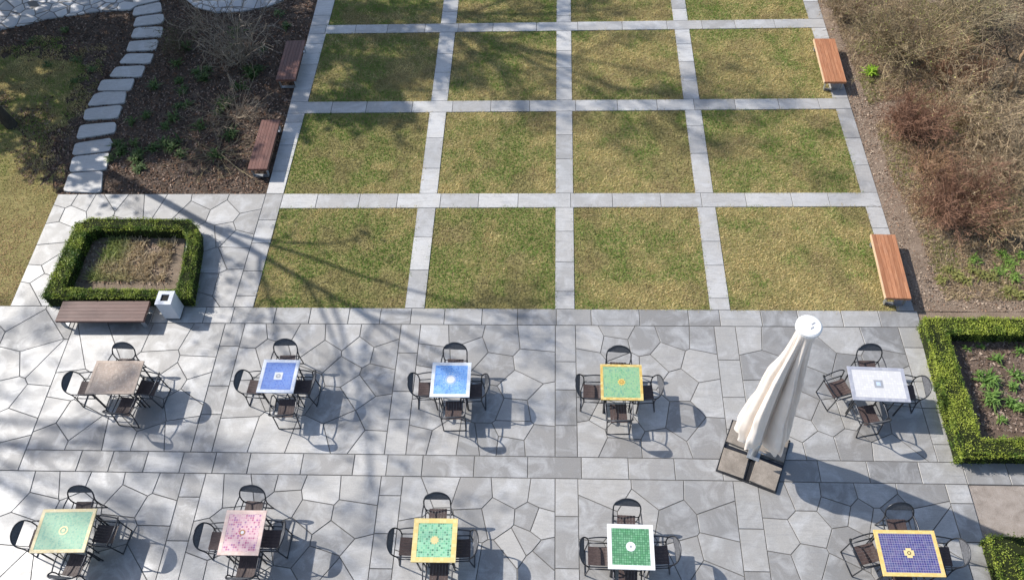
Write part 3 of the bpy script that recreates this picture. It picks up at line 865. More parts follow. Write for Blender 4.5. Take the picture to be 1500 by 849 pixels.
GD, GL = (.12, .22, .05), (.26, .40, .10)
for px, py, r, h, n in ((1448, 556, .26, .30, 60), (1453, 582, .26, .30, 60), (1482, 590, .2, .24, 36), (1461, 524, .16, .2, 26), (1488, 548, .2, .24, 34), (1497, 598, .2, .26, 34), (1468, 612, .13, .15, 20), (1485, 566, .16, .2, 26), (1436, 548, .15, .2, 20), (1494, 512, .15, .2, 24), (1418, 508, .1, .14, 14), (1438, 506, .1, .12, 12), (1470, 640, .1, .12, 10)):
    x, y = G(px, py, .1); tuft('leafy_plant', 'small green leafy clump in the mulch inside the bright hedge', 'plant', x, y, r, h, n, GD, GL, 'green clumps inside the bright hedge', .03)
x, y = G(1276, 104, .1); tuft('leafy_plant', 'lone bright lime green clump on bare soil beside the upper orange bench', 'plant', x, y, .26, .3, 70, (.24, .42, .03), (.42, .60, .08), None, -.01)
x, y = G(1278, 116, .1); tuft('leafy_plant', 'small faded olive clump just below the lime green one', 'plant', x, y, .15, .14, 20, (.14, .15, .04), (.22, .2, .07), None, -.01)
for px, py, r, s in ((1428, 380, .26, 1), (1480, 385, .3, 1), (1465, 395, .3, 1), (1402, 402, .25, 0), (1440, 402, .25, 0), (1415, 410, .22, 0), (1487, 404, .25, 1), (1390, 395, .2, 0), (1455, 405, .2, 0), (1470, 372, .25, 1), (1495, 375, .25, 1), (1425, 395, .2, 0), (1380, 408, .18, 0), (1495, 430, .25, 0), (1480, 425, .2, 0)):
    x, y = G(px, py, .05); tuft('leafy_plant', 'spreading green clump in the dry bed beyond the bright hedge', 'plant', x, y, r, .17, 48, *(((.16, .27, .05), (.27, .40, .09)) if s else ((.24, .26, .08), (.38, .36, .12))), 'green clumps in the dry bed', -.02)
GS, GT = (.05, .105, .03), (.15, .21, .065)
rs = random.Random(5); placed = 0
bp = [G(*p) for p in ((160, 270), (180, 190), (235, 110), (262, 40), (300, 22), (440, 8), (408, 60), (360, 250))]
while placed < 36:
    px, py = rs.uniform(150, 450), rs.uniform(10, 262)
    x, y = G(px, py)
    if not inside(bp, x, y): continue
    if py > 235 and rs.random() < .8: continue
    tuft('leafy_plant', 'low dark green leafy plant in the shaded mulch bed', 'plant', x, y, rs.uniform(.15, .4), rs.uniform(.15, .3), rs.randint(22, 60), GS, GT, 'low plants in the shaded bed', -.04); placed += 1
for px, py in ((192, 178), (214, 170), (172, 210), (160, 232), (176, 224), (135, 102), (112, 88), (70, 96), (108, 120), (45, 62), (95, 45)):
    x, y = G(px, py); tuft('leafy_plant', 'small green tuft at the edge of the stepping stone path', 'plant', x, y, .25, .2, 34, GS, GT, 'tufts along the stepping stones', -.04)


# ------------------------------------------------------------------ woody things
def tubes_np(P, R, seg=3):
    """P (n,k,3) polylines, R (n,k) radii -> tubes"""
    n, k, _ = P.shape
    T = np.empty_like(P); T[:, 1:-1] = P[:, 2:] - P[:, :-2]; T[:, 0] = P[:, 1] - P[:, 0]; T[:, -1] = P[:, -1] - P[:, -2]
    T /= np.linalg.norm(T, axis=2, keepdims=True) + 1e-9
    ref = np.where(np.abs(T[:, :1, 2:3]) < .9, np.array([0, 0, 1.]), np.array([1., 0, 0])); ref = np.broadcast_to(ref, P.shape)
    U = np.cross(T, ref); U /= np.linalg.norm(U, axis=2, keepdims=True) + 1e-9; B = np.cross(T, U)
    a = np.arange(seg) * 2 * math.pi / seg
    V = P[:, :, None] + R[:, :, None, None] * (np.cos(a)[None, None, :, None] * U[:, :, None] + np.sin(a)[None, None, :, None] * B[:, :, None])
    idx = np.arange(n * k * seg).reshape(n, k, seg)
    a_, b_ = idx[:, :-1], idx[:, 1:]
    Fc = np.stack([a_, np.roll(a_, -1, 2), np.roll(b_, -1, 2), b_], -1).reshape(-1, 4)
    return V.reshape(-1, 3), Fc


def grow(P, R, per, ang, ratio, k=5, wig=.12, lo=.25, up=.0, hi=1.0):
    """children polylines off parent polylines"""
    n = len(P); m = n * per; pi = np.repeat(np.arange(n), per); t = RNG.uniform(lo, hi, m) * (P.shape[1] - 1.001)
    i = t.astype(int); f = (t - i)[:, None]
    base = P[pi, i] * (1 - f) + P[pi, i + 1] * f
    r0 = (R[pi, i] * (1 - f[:, 0]) + R[pi, i + 1] * f[:, 0]) * .75
    d = P[pi, i + 1] - P[pi, i]; d /= np.linalg.norm(d, axis=1, keepdims=True) + 1e-9
    rnd = RNG.normal(0, 1, (m, 3)); rnd -= d * (rnd * d).sum(1, keepdims=True); rnd /= np.linalg.norm(rnd, axis=1, keepdims=True) + 1e-9
    an = RNG.normal(ang, ang * .25, m)[:, None]
    nd = d * np.cos(an) + rnd * np.sin(an); nd[:, 2] += up; nd /= np.linalg.norm(nd, axis=1, keepdims=True)
    PL = np.linalg.norm(np.diff(P, axis=1), axis=2).sum(1)[pi]
    L = PL * ratio * RNG.uniform(.6, 1.25, m) * (1.15 - .5 * t / P.shape[1])
    C = np.zeros((m, k, 3)); C[:, 0] = base; dd = nd.copy()
    for q in range(1, k):
        dd = dd + RNG.normal(0, wig, (m, 3)) + np.array([0, 0, up * .2]); dd /= np.linalg.norm(dd, axis=1, keepdims=True)
        C[:, q] = C[:, q - 1] + dd * (L / (k - 1))[:, None]
    Rr = r0[:, None] * np.linspace(1, .35, k)[None]
    return C, Rr


def bare_shrub(label, px, py, r, h, stems, c1, c2, per=(5, 5), thick=.011, spread=.9, cat_='shrub', name='bare_shrub', minr=.0034, leafn=0, leafc=None, group=None, seg=3, wig=.34, litter=0):
    x, y = G(px, py)
    n = stems; a = RNG.uniform(0, 2 * math.pi, n); sp = spread * np.sqrt(RNG.random(n)); k = 6
    P = np.zeros((n, k, 3)); P[:, 0, 0] = np.cos(a) * .2 * r * RNG.random(n); P[:, 0, 1] = np.sin(a) * .2 * r * RNG.random(n); P[:, 0, 2] = -.05
    d = np.stack([np.cos(a) * sp * r / h, np.sin(a) * sp * r / h, np.ones(n)], 1); L = h * RNG.uniform(.6, 1.05, n)
    for q in range(1, k):
        d = d + RNG.normal(0, .13, (n, 3)) + np.stack([np.cos(a), np.sin(a), np.zeros(n)], 1) * .05 * sp[:, None]
        P[:, q] = P[:, q - 1] + d * (L / (k - 1))[:, None]
    P[:, :, 2] = np.maximum(P[:, :, 2], -.05)
    R = thick * np.linspace(1, .45, k)[None] * RNG.uniform(.6, 1.3, (n, 1))
    sets = [(P, R)]; cur = (P, R)
    for lv, pr_ in enumerate(per):
        cur = grow(cur[0], cur[1], pr_, .75, .46, 4, wig, .15); sets.append(cur)
    parts = []
    for P_, R_ in sets:
        P_ = P_.copy(); P_[:, :, 2] = np.maximum(P_[:, :, 2], .0)
        V, Fc = tubes_np(P_, np.maximum(R_, minr), seg)
        t = RNG.random((len(P_), 1)); c = (np.array(c1) * (1 - t) + np.array(c2) * t) * RNG.uniform(.6, 1.35, (len(P_), 1))
        parts.append((V, Fc, np.repeat(c, P_.shape[1] * seg, 0)))
    V, Fc, C = cat(parts)
    t = thing(name, label, cat_, (x, y, 0), 0, group)
    np_mesh('branches', V, Fc, C, TWIG, t)
    if litter:
        tips = np.concatenate([q[0].reshape(-1, 3) for q in sets[1:]]); tips = tips[RNG.integers(0, len(tips), litter)] + RNG.normal(0, .035, (litter, 3)); tips[:, 2] = np.maximum(tips[:, 2], .01)
        q_ = RNG.random((litter, 1)); cl = (np.array(c1) * (1 - q_) + np.array(c2) * q_) * RNG.uniform(.5, 1.5, (litter, 1))
        V, Fc, C = leafquads(tips, RNG.normal(0, 1, (litter, 3)), .034, cl, .8)
        np_mesh('dead_leaves', V, Fc, C, LEAF, t)
    if leafn:
        tips = sets[-1][0][:, 1:].reshape(-1, 3); tips = tips[RNG.integers(0, len(tips), leafn)] + RNG.normal(0, .03, (leafn, 3)); tips[:, 2] = np.maximum(tips[:, 2], .02)
        cl = np.array(leafc) * RNG.uniform(.6, 1.4, (leafn, 1))
        V, Fc, C = leafquads(tips, np.tile([0, 0, 1.], (leafn, 1)), .05, cl, .8)
        np_mesh('foliage', V, Fc, C, LEAF, t)
    return t


TANC, TAND = (.47, .35, .22), (.28, .20, .13)
RED, REDD = (.28, .155, .10), (.20, .11, .073)
OLV, OLD = (.39, .31, .17), (.20, .15, .10)
bare_shrub('large olive brown bare shrub with dark centre beyond the upper orange bench', 1322, 78, 1.75, 1.7, 60, OLV, OLD, (7, 7), .011, 1.0, litter=3200, leafn=700, leafc=(.32, .34, .10))
bare_shrub('red brown twiggy shrub below the lime green clump', 1330, 190, .95, .95, 70, RED, REDD, (7, 7), .007, litter=1500)
bare_shrub('red brown twiggy shrub nearest to the lower orange bench', 1392, 318, 1.05, 1.05, 80, RED, REDD, (7, 7), .007, litter=1500)
bare_shrub('low russet twig clump between the two red brown shrubs', 1362, 250, .75, .6, 50, (.46, .28, .16), TAND, (6, 6), .007, litter=1500)
bare_shrub('pale tan bare shrub right of the upper red brown shrub', 1425, 185, 1.3, 1.0, 60, TANC, (.42, .33, .21), (7, 7), .007, litter=1500, leafn=500, leafc=(.46, .41, .17))
bare_shrub('grey tan sprawling shrub at the outer edge of the dry bed', 1478, 255, 1.3, .9, 60, (.44, .34, .22), (.31, .235, .15), (7, 7), .007, litter=1500)
bare_shrub('tan scrubby shrub with ochre twigs behind the lower red brown shrub', 1450, 325, 1.0, .7, 46, (.54, .40, .22), TAND, (7, 7), .007, litter=1500, leafn=300, leafc=(.46, .42, .15))
bare_shrub('rust tinged twiggy shrub beneath the crooked tan trunk shrub', 1400, 122, .9, .9, 50, (.44, .28, .17), REDD, (7, 7), .007, litter=1500)
bare_shrub('wispy tan shrub beside the top end of the right path', 1240, 22, .9, .9, 46, TANC, OLD, (7, 6), .008, litter=1500)
bare_shrub('olive grey bare shrub at the top edge between the two largest shrubs', 1410, 35, 1.4, 1.3, 56, (.46, .40, .25), OLD, (7, 6), .009, litter=3200, leafn=300, leafc=(.40, .36, .12))
# crooked small tree at right edge
x, y = G(1481, 134)
t = thing('small_tree', 'low crooked bare tree with a tan trunk and dark tangled crown at the right', 'tree', (x, y, 0))
P = np.array([[[0, 0, -.05], [-.03, .05, .3], [-.1, .12, .65], [-.12, .2, 1.0], [-.05, .25, 1.4], [.1, .3, 1.9]]]); R = np.array([[.075, .065, .055, .05, .042, .03]])
V, Fc = tubes_np(P, R, 7); np_mesh('trunk', V, Fc, np.tile([.36, .24, .14], (len(V), 1)), TWIG, t)
c1 = grow(P, R, 16, 1.0, .75, 6, .22, .45); c2 = grow(*c1, 7, .7, .6, 5, .25, .2); c3 = grow(*c2, 6, .7, .5, 4, .25, .2)
parts = []
for P_, R_ in (c1, c2, c3):
    P_ = P_.copy(); P_[:, :, 2] = np.maximum(P_[:, :, 2], .1); V, Fc = tubes_np(P_, np.maximum(R_, .005), 3); parts.append((V, Fc, np.repeat(np.array([.15, .115, .08]) * RNG.uniform(.5, 1.7, (len(P_), 1)), P_.shape[1] * 3, 0)))
V, Fc, C = cat(parts); np_mesh('crown', V, Fc, C, TWIG, t)
# left bed shrubs
bare_shrub('upright grey stemmed bare shrub behind the upper left bench', 352, 92, 1.0, 1.5, 44, (.32, .27, .21), (.21, .17, .13), (4, 4), .013, 1.0, minr=.006)
bare_shrub('low arching bare shrub in the middle of the shaded bed', 345, 172, .9, .7, 32, (.32, .26, .19), (.21, .165, .12), (3, 3), .009, 1.2)
bare_shrub('fallen looking straw coloured twig clump near the lower left bench', 320, 222, .6, .22, 22, (.36, .29, .17), (.24, .19, .11), (3, 2), .008, 2.6)
bare_shrub('twiggy brown shrub beside the upper stretch of the stepping stones', 272, 70, .9, .9, 28, (.16, .125, .085), (.11, .085, .06), (4, 3), .008, leafn=200, leafc=(.1, .12, .04))


def big_tree(label, x, y, h, r0, lean=(0, 0), limbs=7, cr=.5, lv=(7, 6, 5), leafn=0, leafc=(.05, .08, .02), leafs=.12, first=.35, ang=.65, name='bare_tree', twr=.007, leaflv=-1, seed=1):
    global RNG
    RNG = np.random.default_rng(seed)
    t = thing(name, label, 'tree', (x, y, 0))
    k = 9; P = np.zeros((1, k, 3)); z = np.linspace(-.1, h, k)
    P[0, :, 2] = z; P[0, :, 0] = lean[0] * z + np.cumsum(RNG.normal(0, .06, k)); P[0, :, 1] = lean[1] * z + np.cumsum(RNG.normal(0, .06, k))
    P[0, :, :2] -= P[0, 0, :2]
    R = (r0 * np.linspace(1, .22, k) ** .9)[None]; R[0, 0] *= 1.35
    c1 = grow(P, R, limbs, ang, cr, 7, .10, first, .12)
    V1, F1 = tubes_np(P, R, 12); V2, F2 = tubes_np(*c1, 7)
    np_mesh('trunk', np.concatenate([V1, V2]), np.concatenate([F1, F2 + len(V1)]), None, BARK, t, smooth=True)
    cur = c1; parts = []; sets = []
    for n_k in lv:
        cur = grow(cur[0], cur[1], n_k, .65, .5, 5, .16, .15, .05); sets.append(cur)
        V, Fc = tubes_np(cur[0], np.maximum(cur[1], twr), 3); parts.append((V, Fc, np.repeat(np.array([[.10, .085, .07]]), len(V), 0)))
    V, Fc, C = cat(parts)
    if leafn:
        s = sets[leaflv][0][:, 1:].reshape(-1, 3); q = s[RNG.integers(0, len(s), leafn)] + RNG.normal(0, .16, (leafn, 3))  # on bare trees these leaf quads are added to thicken the cast shade
        LV, LF, LC = leafquads(q, RNG.normal(0, 1, (leafn, 3)), leafs, np.array(leafc) * RNG.uniform(.6, 1.4, (leafn, 1)), .5)
        V, Fc, C = cat([(V, Fc, C), (LV, LF, LC)])
    np_mesh('crown', V, Fc, C, LEAF if leafn else TWIG, t)
    return t


big_tree('dark leaning tree trunk on the grass at the left edge', -14.95, 16.25, 12.5, .125, (-.03, -.16), 8, .40, (5, 5, 3), 900, (.12, .1, .05), .15, first=.38, name='bare_tree', seed=20)
big_tree('tall dense evergreen shading the mulch bed from beyond the terrace', -18.0, 23.4, 11.5, .25, (.0, .0), 30, .34, (5, 5), 11000, leafs=.26, first=.25, ang=1.05, name='evergreen_tree', seed=21)
big_tree('second dense evergreen shading the stepping stones and bed', -20.0, 19.8, 8.5, .2, (.0, .0), 26, .38, (5, 5), 8000, leafs=.26, first=.25, ang=1.05, name='evergreen_tree', seed=22)
big_tree('third dense evergreen casting shade on the upper stepping stones', -22.0, 23.5, 10, .2, (.0, .0), 26, .36, (5, 5), 8000, leafs=.26, first=.25, ang=1.05, name='evergreen_tree', seed=23)
big_tree('bare tree beyond the terrace streaking shade over the lawn squares', -14.5, 24.6, 14, .24, (.0, .0), 12, .4, (6, 5, 4), 3600, (.12, .1, .05), .16, first=.4, name='bare_tree', seed=24)
big_tree('bare tree left of the patio dappling the paving around the brown table', -33.0, 14.6, 22, .3, (.0, .0), 10, .30, (6, 5, 3), 1200, (.12, .1, .05), .2, first=.5, name='bare_tree', seed=25)


# ------------------------------------------------------------------ benches
ZB = .345


def bench(label, corners, wood, tone_legs=STEEL, edge=0):
    c = np.array(corners); ctr = c.mean(0)
    e = ((c[1] - c[0]) + (c[2] - c[3])) / 2; L = np.linalg.norm(e); wv = ((c[3] - c[0]) + (c[2] - c[1])) / 2; Wd = np.linalg.norm(wv)
    t = thing('park_bench', label, 'bench', (ctr[0], ctr[1], 0), math.atan2(e[1], e[0]), 'slatted timber benches')
    m = MB(); npk = 6; pw = Wd / npk
    for i in range(npk):
        m.box((random.uniform(-.002, .002), -Wd / 2 + pw * (i + .5), ZB - .035), (L, pw - .005, .066), 0, 0, random.random(), .004)
    m.build('seat', wood, t)
    if edge:
        m = MB(); m.box((0, edge * (Wd / 2 + .010), ZB - .038), (L, .022, .064), 0, 0, .3, .003); m.build('edge_board', WOOD_E, t)
    for s in (-1, 1):
        m = MB(); xx = s * (L / 2 - .085); yy = Wd / 2 - .06; zt = ZB - .072
        for q in (-1, 1): m.box((xx, q * yy, zt / 2), (.09, .016, zt - .034), 0, 0, .5, .002)
        m.box((xx, 0, .009), (.09, 2 * yy + .016, .016)); m.box((xx, 0, zt - .009), (.09, 2 * yy + .016, .016))
        m.build('leg', tone_legs, t)
    for q in (-1, 1):
        m = MB(); m.box((0, q * (Wd / 2 - .15), ZB - .092), (L - .27, .05, .04)); m.build('seat_rail', DARKMETAL, t)
    return t


bench('orange brown slatted bench nearest the bright hedge, on the right path', [G(1300, 437, ZB), G(1276, 344, ZB), G(1312, 342, ZB), G(1334, 436, ZB)], WOOD_R, STEEL, 1)
bench('orange brown slatted bench at the upper end of the right path', [G(1209, 119.5, ZB), G(1192.5, 57, ZB), G(1223, 56, ZB), G(1240, 120, ZB)], WOOD_R, STEEL, 1)
bench('red brown slatted bench on the left path, the upper one of two', [G(404, 116, ZB), G(419.5, 59.5, ZB), G(447.5, 59, ZB), G(431.5, 117, ZB)], WOOD_L)
bench('red brown slatted bench on the left path, closest to the hedge court', [G(362, 247.5, ZB), G(383.5, 175.5, ZB), G(410, 175, ZB), G(391.5, 247, ZB)], WOOD_L)
bench('dark weathered slatted bench standing against the square hedge', [G(81, 470, ZB), G(210, 470, ZB), G(219, 440.5, ZB), G(91, 441, ZB)], WOOD_D)

# ------------------------------------------------------------------ litter bin
bx, by = G(257, 459); ZT = .64
t = thing('litter_bin', 'white square litter bin beside the dark bench and hedge', 'bin', (bx, by, 0), .0)
S = .172
m = MB()
m.prism([(-S * .93, -S * .93), (S * .93, -S * .93), (S * .93, S * .93), (-S * .93, S * .93)], .0, .05, 1)
m.prism([(-S, -S), (S, -S), (S, S), (-S, S)], .05, ZT - .035, 0, .5, .004)
m.build('body', [BINM, BLACK], t)
m = MB(); so_, si = S + .010, .09
ring = [(-so_, -so_), (so_, -so_), (so_, so_), (-so_, so_)]; hole = [(-si, -si), (si, -si), (si, si), (-si, si)]
vs = [(x, y, ZT - .033) for x, y in ring] + [(x, y, ZT) for x, y in ring] + [(x, y, ZT) for x, y in hole] + [(x, y, ZT - .033) for x, y in hole]
fs = []
for i in range(4):
    j = (i + 1) % 4; fs += [(i, j, 4 + j, 4 + i), (4 + i, 4 + j, 8 + j, 8 + i), (8 + i, 8 + j, 12 + j, 12 + i), (12 + i, 12 + j, j, i)]
m.add(vs, fs); m.build('lid', BINM, t)
m = MB(); m.box((0, 0, ZT - .030), (2 * si - .002, 2 * si - .002, .008)); m.build('opening', BLACK, t)


# ------------------------------------------------------------------ tables
def slab_frame(m, hx, hy, bw, z0, z1):
    ring = [(-hx, -hy), (hx, -hy), (hx, hy), (-hx, hy)]; inn = [(-hx + bw, -hy + bw), (hx - bw, -hy + bw), (hx - bw, hy - bw), (-hx + bw, hy - bw)]
    vs = [(x, y, z0) for x, y in ring] + [(x, y, z1) for x, y in ring] + [(x, y, z1) for x, y in inn] + [(x, y, z0) for x, y in inn]
    fs = []
    for i in range(4):
        j = (i + 1) % 4; fs += [(i, j, 4 + j, 4 + i), (4 + i, 4 + j, 8 + j, 8 + i), (8 + i, 8 + j, 12 + j, 12 + i), (12 + i, 12 + j, j, i)]
    m.add(vs, fs)


def disc(m, r0, r1, z0, z1, mi=0, n=28):
    vs = []; 
    for k in range(n):
        a = 2 * math.pi * k / n
        vs += [(math.cos(a) * r1, math.sin(a) * r1, z0), (math.cos(a) * r1, math.sin(a) * r1, z1), (math.cos(a) * r0, math.sin(a) * r0, z1), (math.cos(a) * r0, math.sin(a) * r0, z0)]
    fs = []
    for k in range(n):
        a, b = k * 4, ((k + 1) % n) * 4
        for q in range(3): fs.append((a + q, b + q, b + q + 1, a + q + 1))
    m.add(vs, fs, mi)


ZT_ = .74
def mosaic_mats(i, field, fg, cells, irr, border, bg_, patch=None, gw=.08):
    return (mat_mosaic(f'mosaic_field_{i}', field, fg, cells, irr, gw, patch), mat_mosaic(f'mosaic_border_{i}', border, bg_, 16, False, .03))


def table(label, corners, border_w, mats, centre):
    c = np.array([G(x, y, ZT_) for x, y in corners])   # TL TR BR BL
    ctr = c.mean(0); e = ((c[1] - c[0]) + (c[2] - c[3])) / 2; d = ((c[0] - c[3]) + (c[1] - c[2])) / 2
    hx, hy = np.linalg.norm(e) / 2, np.linalg.norm(d) / 2; rz = math.atan2(e[1], e[0]); rz2 = math.atan2(-d[0], d[1]); rz = (rz + rz2) / 2
    t = thing('mosaic_table', label, 'table', (ctr[0], ctr[1], 0), rz, 'square mosaic tables on the patio')
    m = MB(); slab_frame(m, hx, hy, border_w, ZT_ - .03, ZT_); top = m.build('tabletop', mats[1], t)
    m = MB(); m.prism([(-hx + border_w, -hy + border_w), (hx - border_w, -hy + border_w), (hx - border_w, hy - border_w), (-hx + border_w, hy - border_w)], ZT_ - .032, ZT_ - .003); m.build('mosaic_panel', mats[0], top)
    zc0, zc1 = ZT_ - .006, ZT_ + .0005
    for kind, r0, r1, cm in centre:
        m = MB()
        if kind == 'ring': disc(m, r0, r1, zc0, zc1)
        elif kind == 'disc': m.prism([(math.cos(a) * r1, math.sin(a) * r1) for a in np.linspace(0, 2 * math.pi, 24, False)], zc0, zc1 + r0)
        elif kind == 'square': m.prism([(-r1, -r1), (r1, -r1), (r1, r1), (-r1, r1)], zc0, zc1 + r0)
        elif kind == 'cross':
            a, b = r1, r1 * .55
            m.prism([(-b, -a), (b, -a), (b, -b), (a, -b), (a, b), (b, b), (b, a), (-b, a), (-b, b), (-a, b), (-a, -b), (-b, -b)], zc0, zc1 + r0)
        elif kind == 'dots':
            for k in range(14):
                a = 2 * math.pi * k / 14; m.box((math.cos(a) * r1, math.sin(a) * r1, (zc0 + zc1) / 2), (.018, .018, zc1 - zc0), a)
        elif kind == 'star':
            m.prism([(math.cos(a) * (r1 if k % 2 else r1 * .72), math.sin(a) * (r1 if k % 2 else r1 * .72)) for k, a in enumerate(np.linspace(0, 2 * math.pi, 20, False))], zc0, zc1 + r0)
        m.build('centre_motif', cm, top)
    lx, ly = hx - .07, hy - .07
    for sx in (-1, 1):
        for sy in (-1, 1):
            m = MB(); m.tube([(sx * lx, sy * ly, ZT_ - .04), (sx * (lx - .01), sy * (ly - .01), .0)], .017, 8); m.build('leg', DARKMETAL, t)
    m = MB()
    for s in (-1, 1):
        m.tube([(-lx + .01, s * (ly - .01), .68), (lx - .01, s * (ly - .01), .68)], .011, 6)
        m.tube([(s * (lx - .01), -ly + .01, .675), (s * (lx - .01), ly - .01, .675)], .011, 6)
    m.build('stretcher', DARKMETAL, t)
    return t, ctr, rz, hx, hy


WHT = mat_plain('white_tile', (.72, .73, .74), .35, .5, 0, .06)
CRM = mat_plain('cream_tile', (.72, .58, .28), .35, .5, 0, .08)
YEL = mat_plain('yellow_tile', (.66, .46, .13), .35, .5, 0, .1)
GRY = mat_plain('grey_tile', (.32, .33, .36), .4, .5, 0, .1)
PLB = mat_plain('pale_blue_tile', (.50, .60, .76), .4, .5, 0, .12)
RST = mat_plain('rust_tile', (.42, .20, .09), .4, .5, 0, .1)
PNK = mat_plain('taupe_tile', (.34, .27, .22), .5, .4, 0, .1)
MT = {
    1: mosaic_mats(1, [(.38, .28, .22), (.46, .35, .28), (.34, .25, .19), (.50, .40, .32)], (.33, .27, .23), 20, True, [(.42, .32, .25), (.48, .37, .29)], (.38, .3, .24), .6),
    2: mosaic_mats(2, [(.055, .13, .46), (.09, .19, .56), (.14, .26, .62), (.07, .15, .5)], (.22, .30, .55), 30, False, [(.66, .70, .78), (.74, .76, .80)], (.6, .62, .68), .5),
    3: mosaic_mats(3, [(.05, .20, .62), (.10, .32, .78), (.22, .46, .84), (.06, .24, .70)], (.30, .48, .78), 26, True, [(.70, .74, .80), (.77, .79, .81)], (.62, .66, .72), .45),
    4: mosaic_mats(4, [(.08, .26, .15), (.12, .36, .20), (.24, .46, .24), (.10, .31, .22)], (.30, .40, .22), 24, True, [(.62, .44, .12), (.70, .55, .20), (.56, .38, .10)], (.5, .36, .14), .5),
    5: mosaic_mats(5, [(.62, .61, .61), (.66, .65, .65), (.60, .59, .59)], (.56, .55, .55), 20, False, [(.36, .37, .43), (.41, .42, .47), (.33, .34, .40)], (.33, .34, .38)),
    6: mosaic_mats(6, [(.15, .38, .26), (.22, .47, .32), (.33, .54, .36), (.18, .41, .30)], (.34, .48, .32), 24, True, [(.74, .60, .32), (.78, .66, .40)], (.62, .52, .32), .5),
    7: mosaic_mats(7, [(.70, .38, .44), (.74, .46, .50), (.48, .11, .24), (.70, .40, .46), (.38, .13, .32), (.76, .50, .50), (.60, .24, .34)], (.74, .56, .52), 24, False, [(.74, .54, .46), (.78, .60, .52)], (.68, .5, .44)),
    8: mosaic_mats(8, [(.12, .40, .22), (.20, .52, .30), (.26, .56, .36), (.05, .20, .12), (.16, .46, .28), (.30, .58, .34)], (.34, .56, .38), 25, False, [(.74, .56, .20), (.78, .62, .27)], (.62, .48, .2)),
    9: mosaic_mats(9, [(.10, .31, .14), (.14, .37, .19), (.18, .41, .23), (.09, .26, .13)], (.05, .16, .08), 24, False, [(.74, .74, .74), (.78, .78, .77)], (.66, .66, .66), None, .10),
    10: mosaic_mats(10, [(.028, .033, .165), (.038, .038, .21), (.030, .045, .19), (.050, .035, .18)], (.30, .28, .38), 24, False, [(.74, .52, .17), (.78, .58, .22)], (.64, .44, .15), None, .075),
}
TB = {
    1: ('worn taupe mosaic table with grey brown top, beside the dark weathered bench', [(142.9, 528), (209.9, 528), (196.5, 577.2), (122.8, 575.8)], .06, [('ring', .05, .085, PNK)], 'the worn taupe table'),
    2: ('royal blue mosaic table with white border and small white square centre', [(387.8, 526.4), (439, 526.4), (429.9, 575.9), (374.2, 573.4)], .07, [('square', 0, .085, WHT), ('ring', .03, .045, PLB)], 'the royal blue table'),
    3: ('sky blue mosaic table with white border and round dotted centre', [(634.2, 530.6), (689.9, 530.6), (688.2, 581.8), (628.8, 580.1)], .07, [('disc', 0, .085, WHT), ('ring', .098, .11, PLB), ('dots', 0, .15, PLB)], 'the sky blue table'),
    4: ('mottled green mosaic table with orange yellow border near the closed parasol', [(879.2, 533.1), (941, 533.8), (941.5, 585), (880.4, 585.8)], .055, [('star', 0, .085, YEL), ('ring', .03, .04, CRM)], 'the mottled green table'),
    5: ('wide white mosaic table with pale grey border beside the bright hedge', [(1241.9, 536.3), (1323.7, 538.7), (1333.4, 586.9), (1249.1, 586.9)], .07, [('square', 0, .085, GRY), ('square', .001, .04, PLB)], 'the white table'),
    6: ('wide pale teal mosaic table with cream border, front left', [(62.5, 744.7), (142, 744.7), (122.8, 809.4), (43.8, 808)], .06, [('ring', .06, .085, CRM), ('disc', 0, .03, CRM)], 'the pale teal table'),
    7: ('pink mosaic table flecked with magenta tiles', [(332.7, 745.7), (389.4, 747.7), (379.5, 813.4), (317.7, 811.4)], .07, [('disc', 0, .03, WHT), ('ring', .034, .055, RST)], 'the pink table'),
    8: ('jade green mosaic table with dark scattered tiles and broad yellow border', [(607.7, 758.6), (670.4, 758.6), (667.4, 823.3), (600.7, 822.3)], .09, [('star', 0, .085, CRM)], 'the jade green table'),
    9: ('grass green grid mosaic table with white border and white disc', [(888.7, 767), (957.4, 767.6), (958.8, 834.3), (891.3, 832.3)], .075, [('disc', 0, .085, WHT), ('square', .001, .018, GRY)], 'the white bordered grass green table'),
    10: ('indigo mosaic table with golden border and golden cross centre', [(1280, 776), (1368, 775.6), (1386, 844), (1294, 843)], .062, [('cross', 0, .085, CRM), ('ring', .02, .032, RST)], 'the indigo table'),
}
TI = {}
for k, (lab, cor, bw, cen, nm) in TB.items(): TI[k] = table(lab, cor, bw, MT[k], cen)


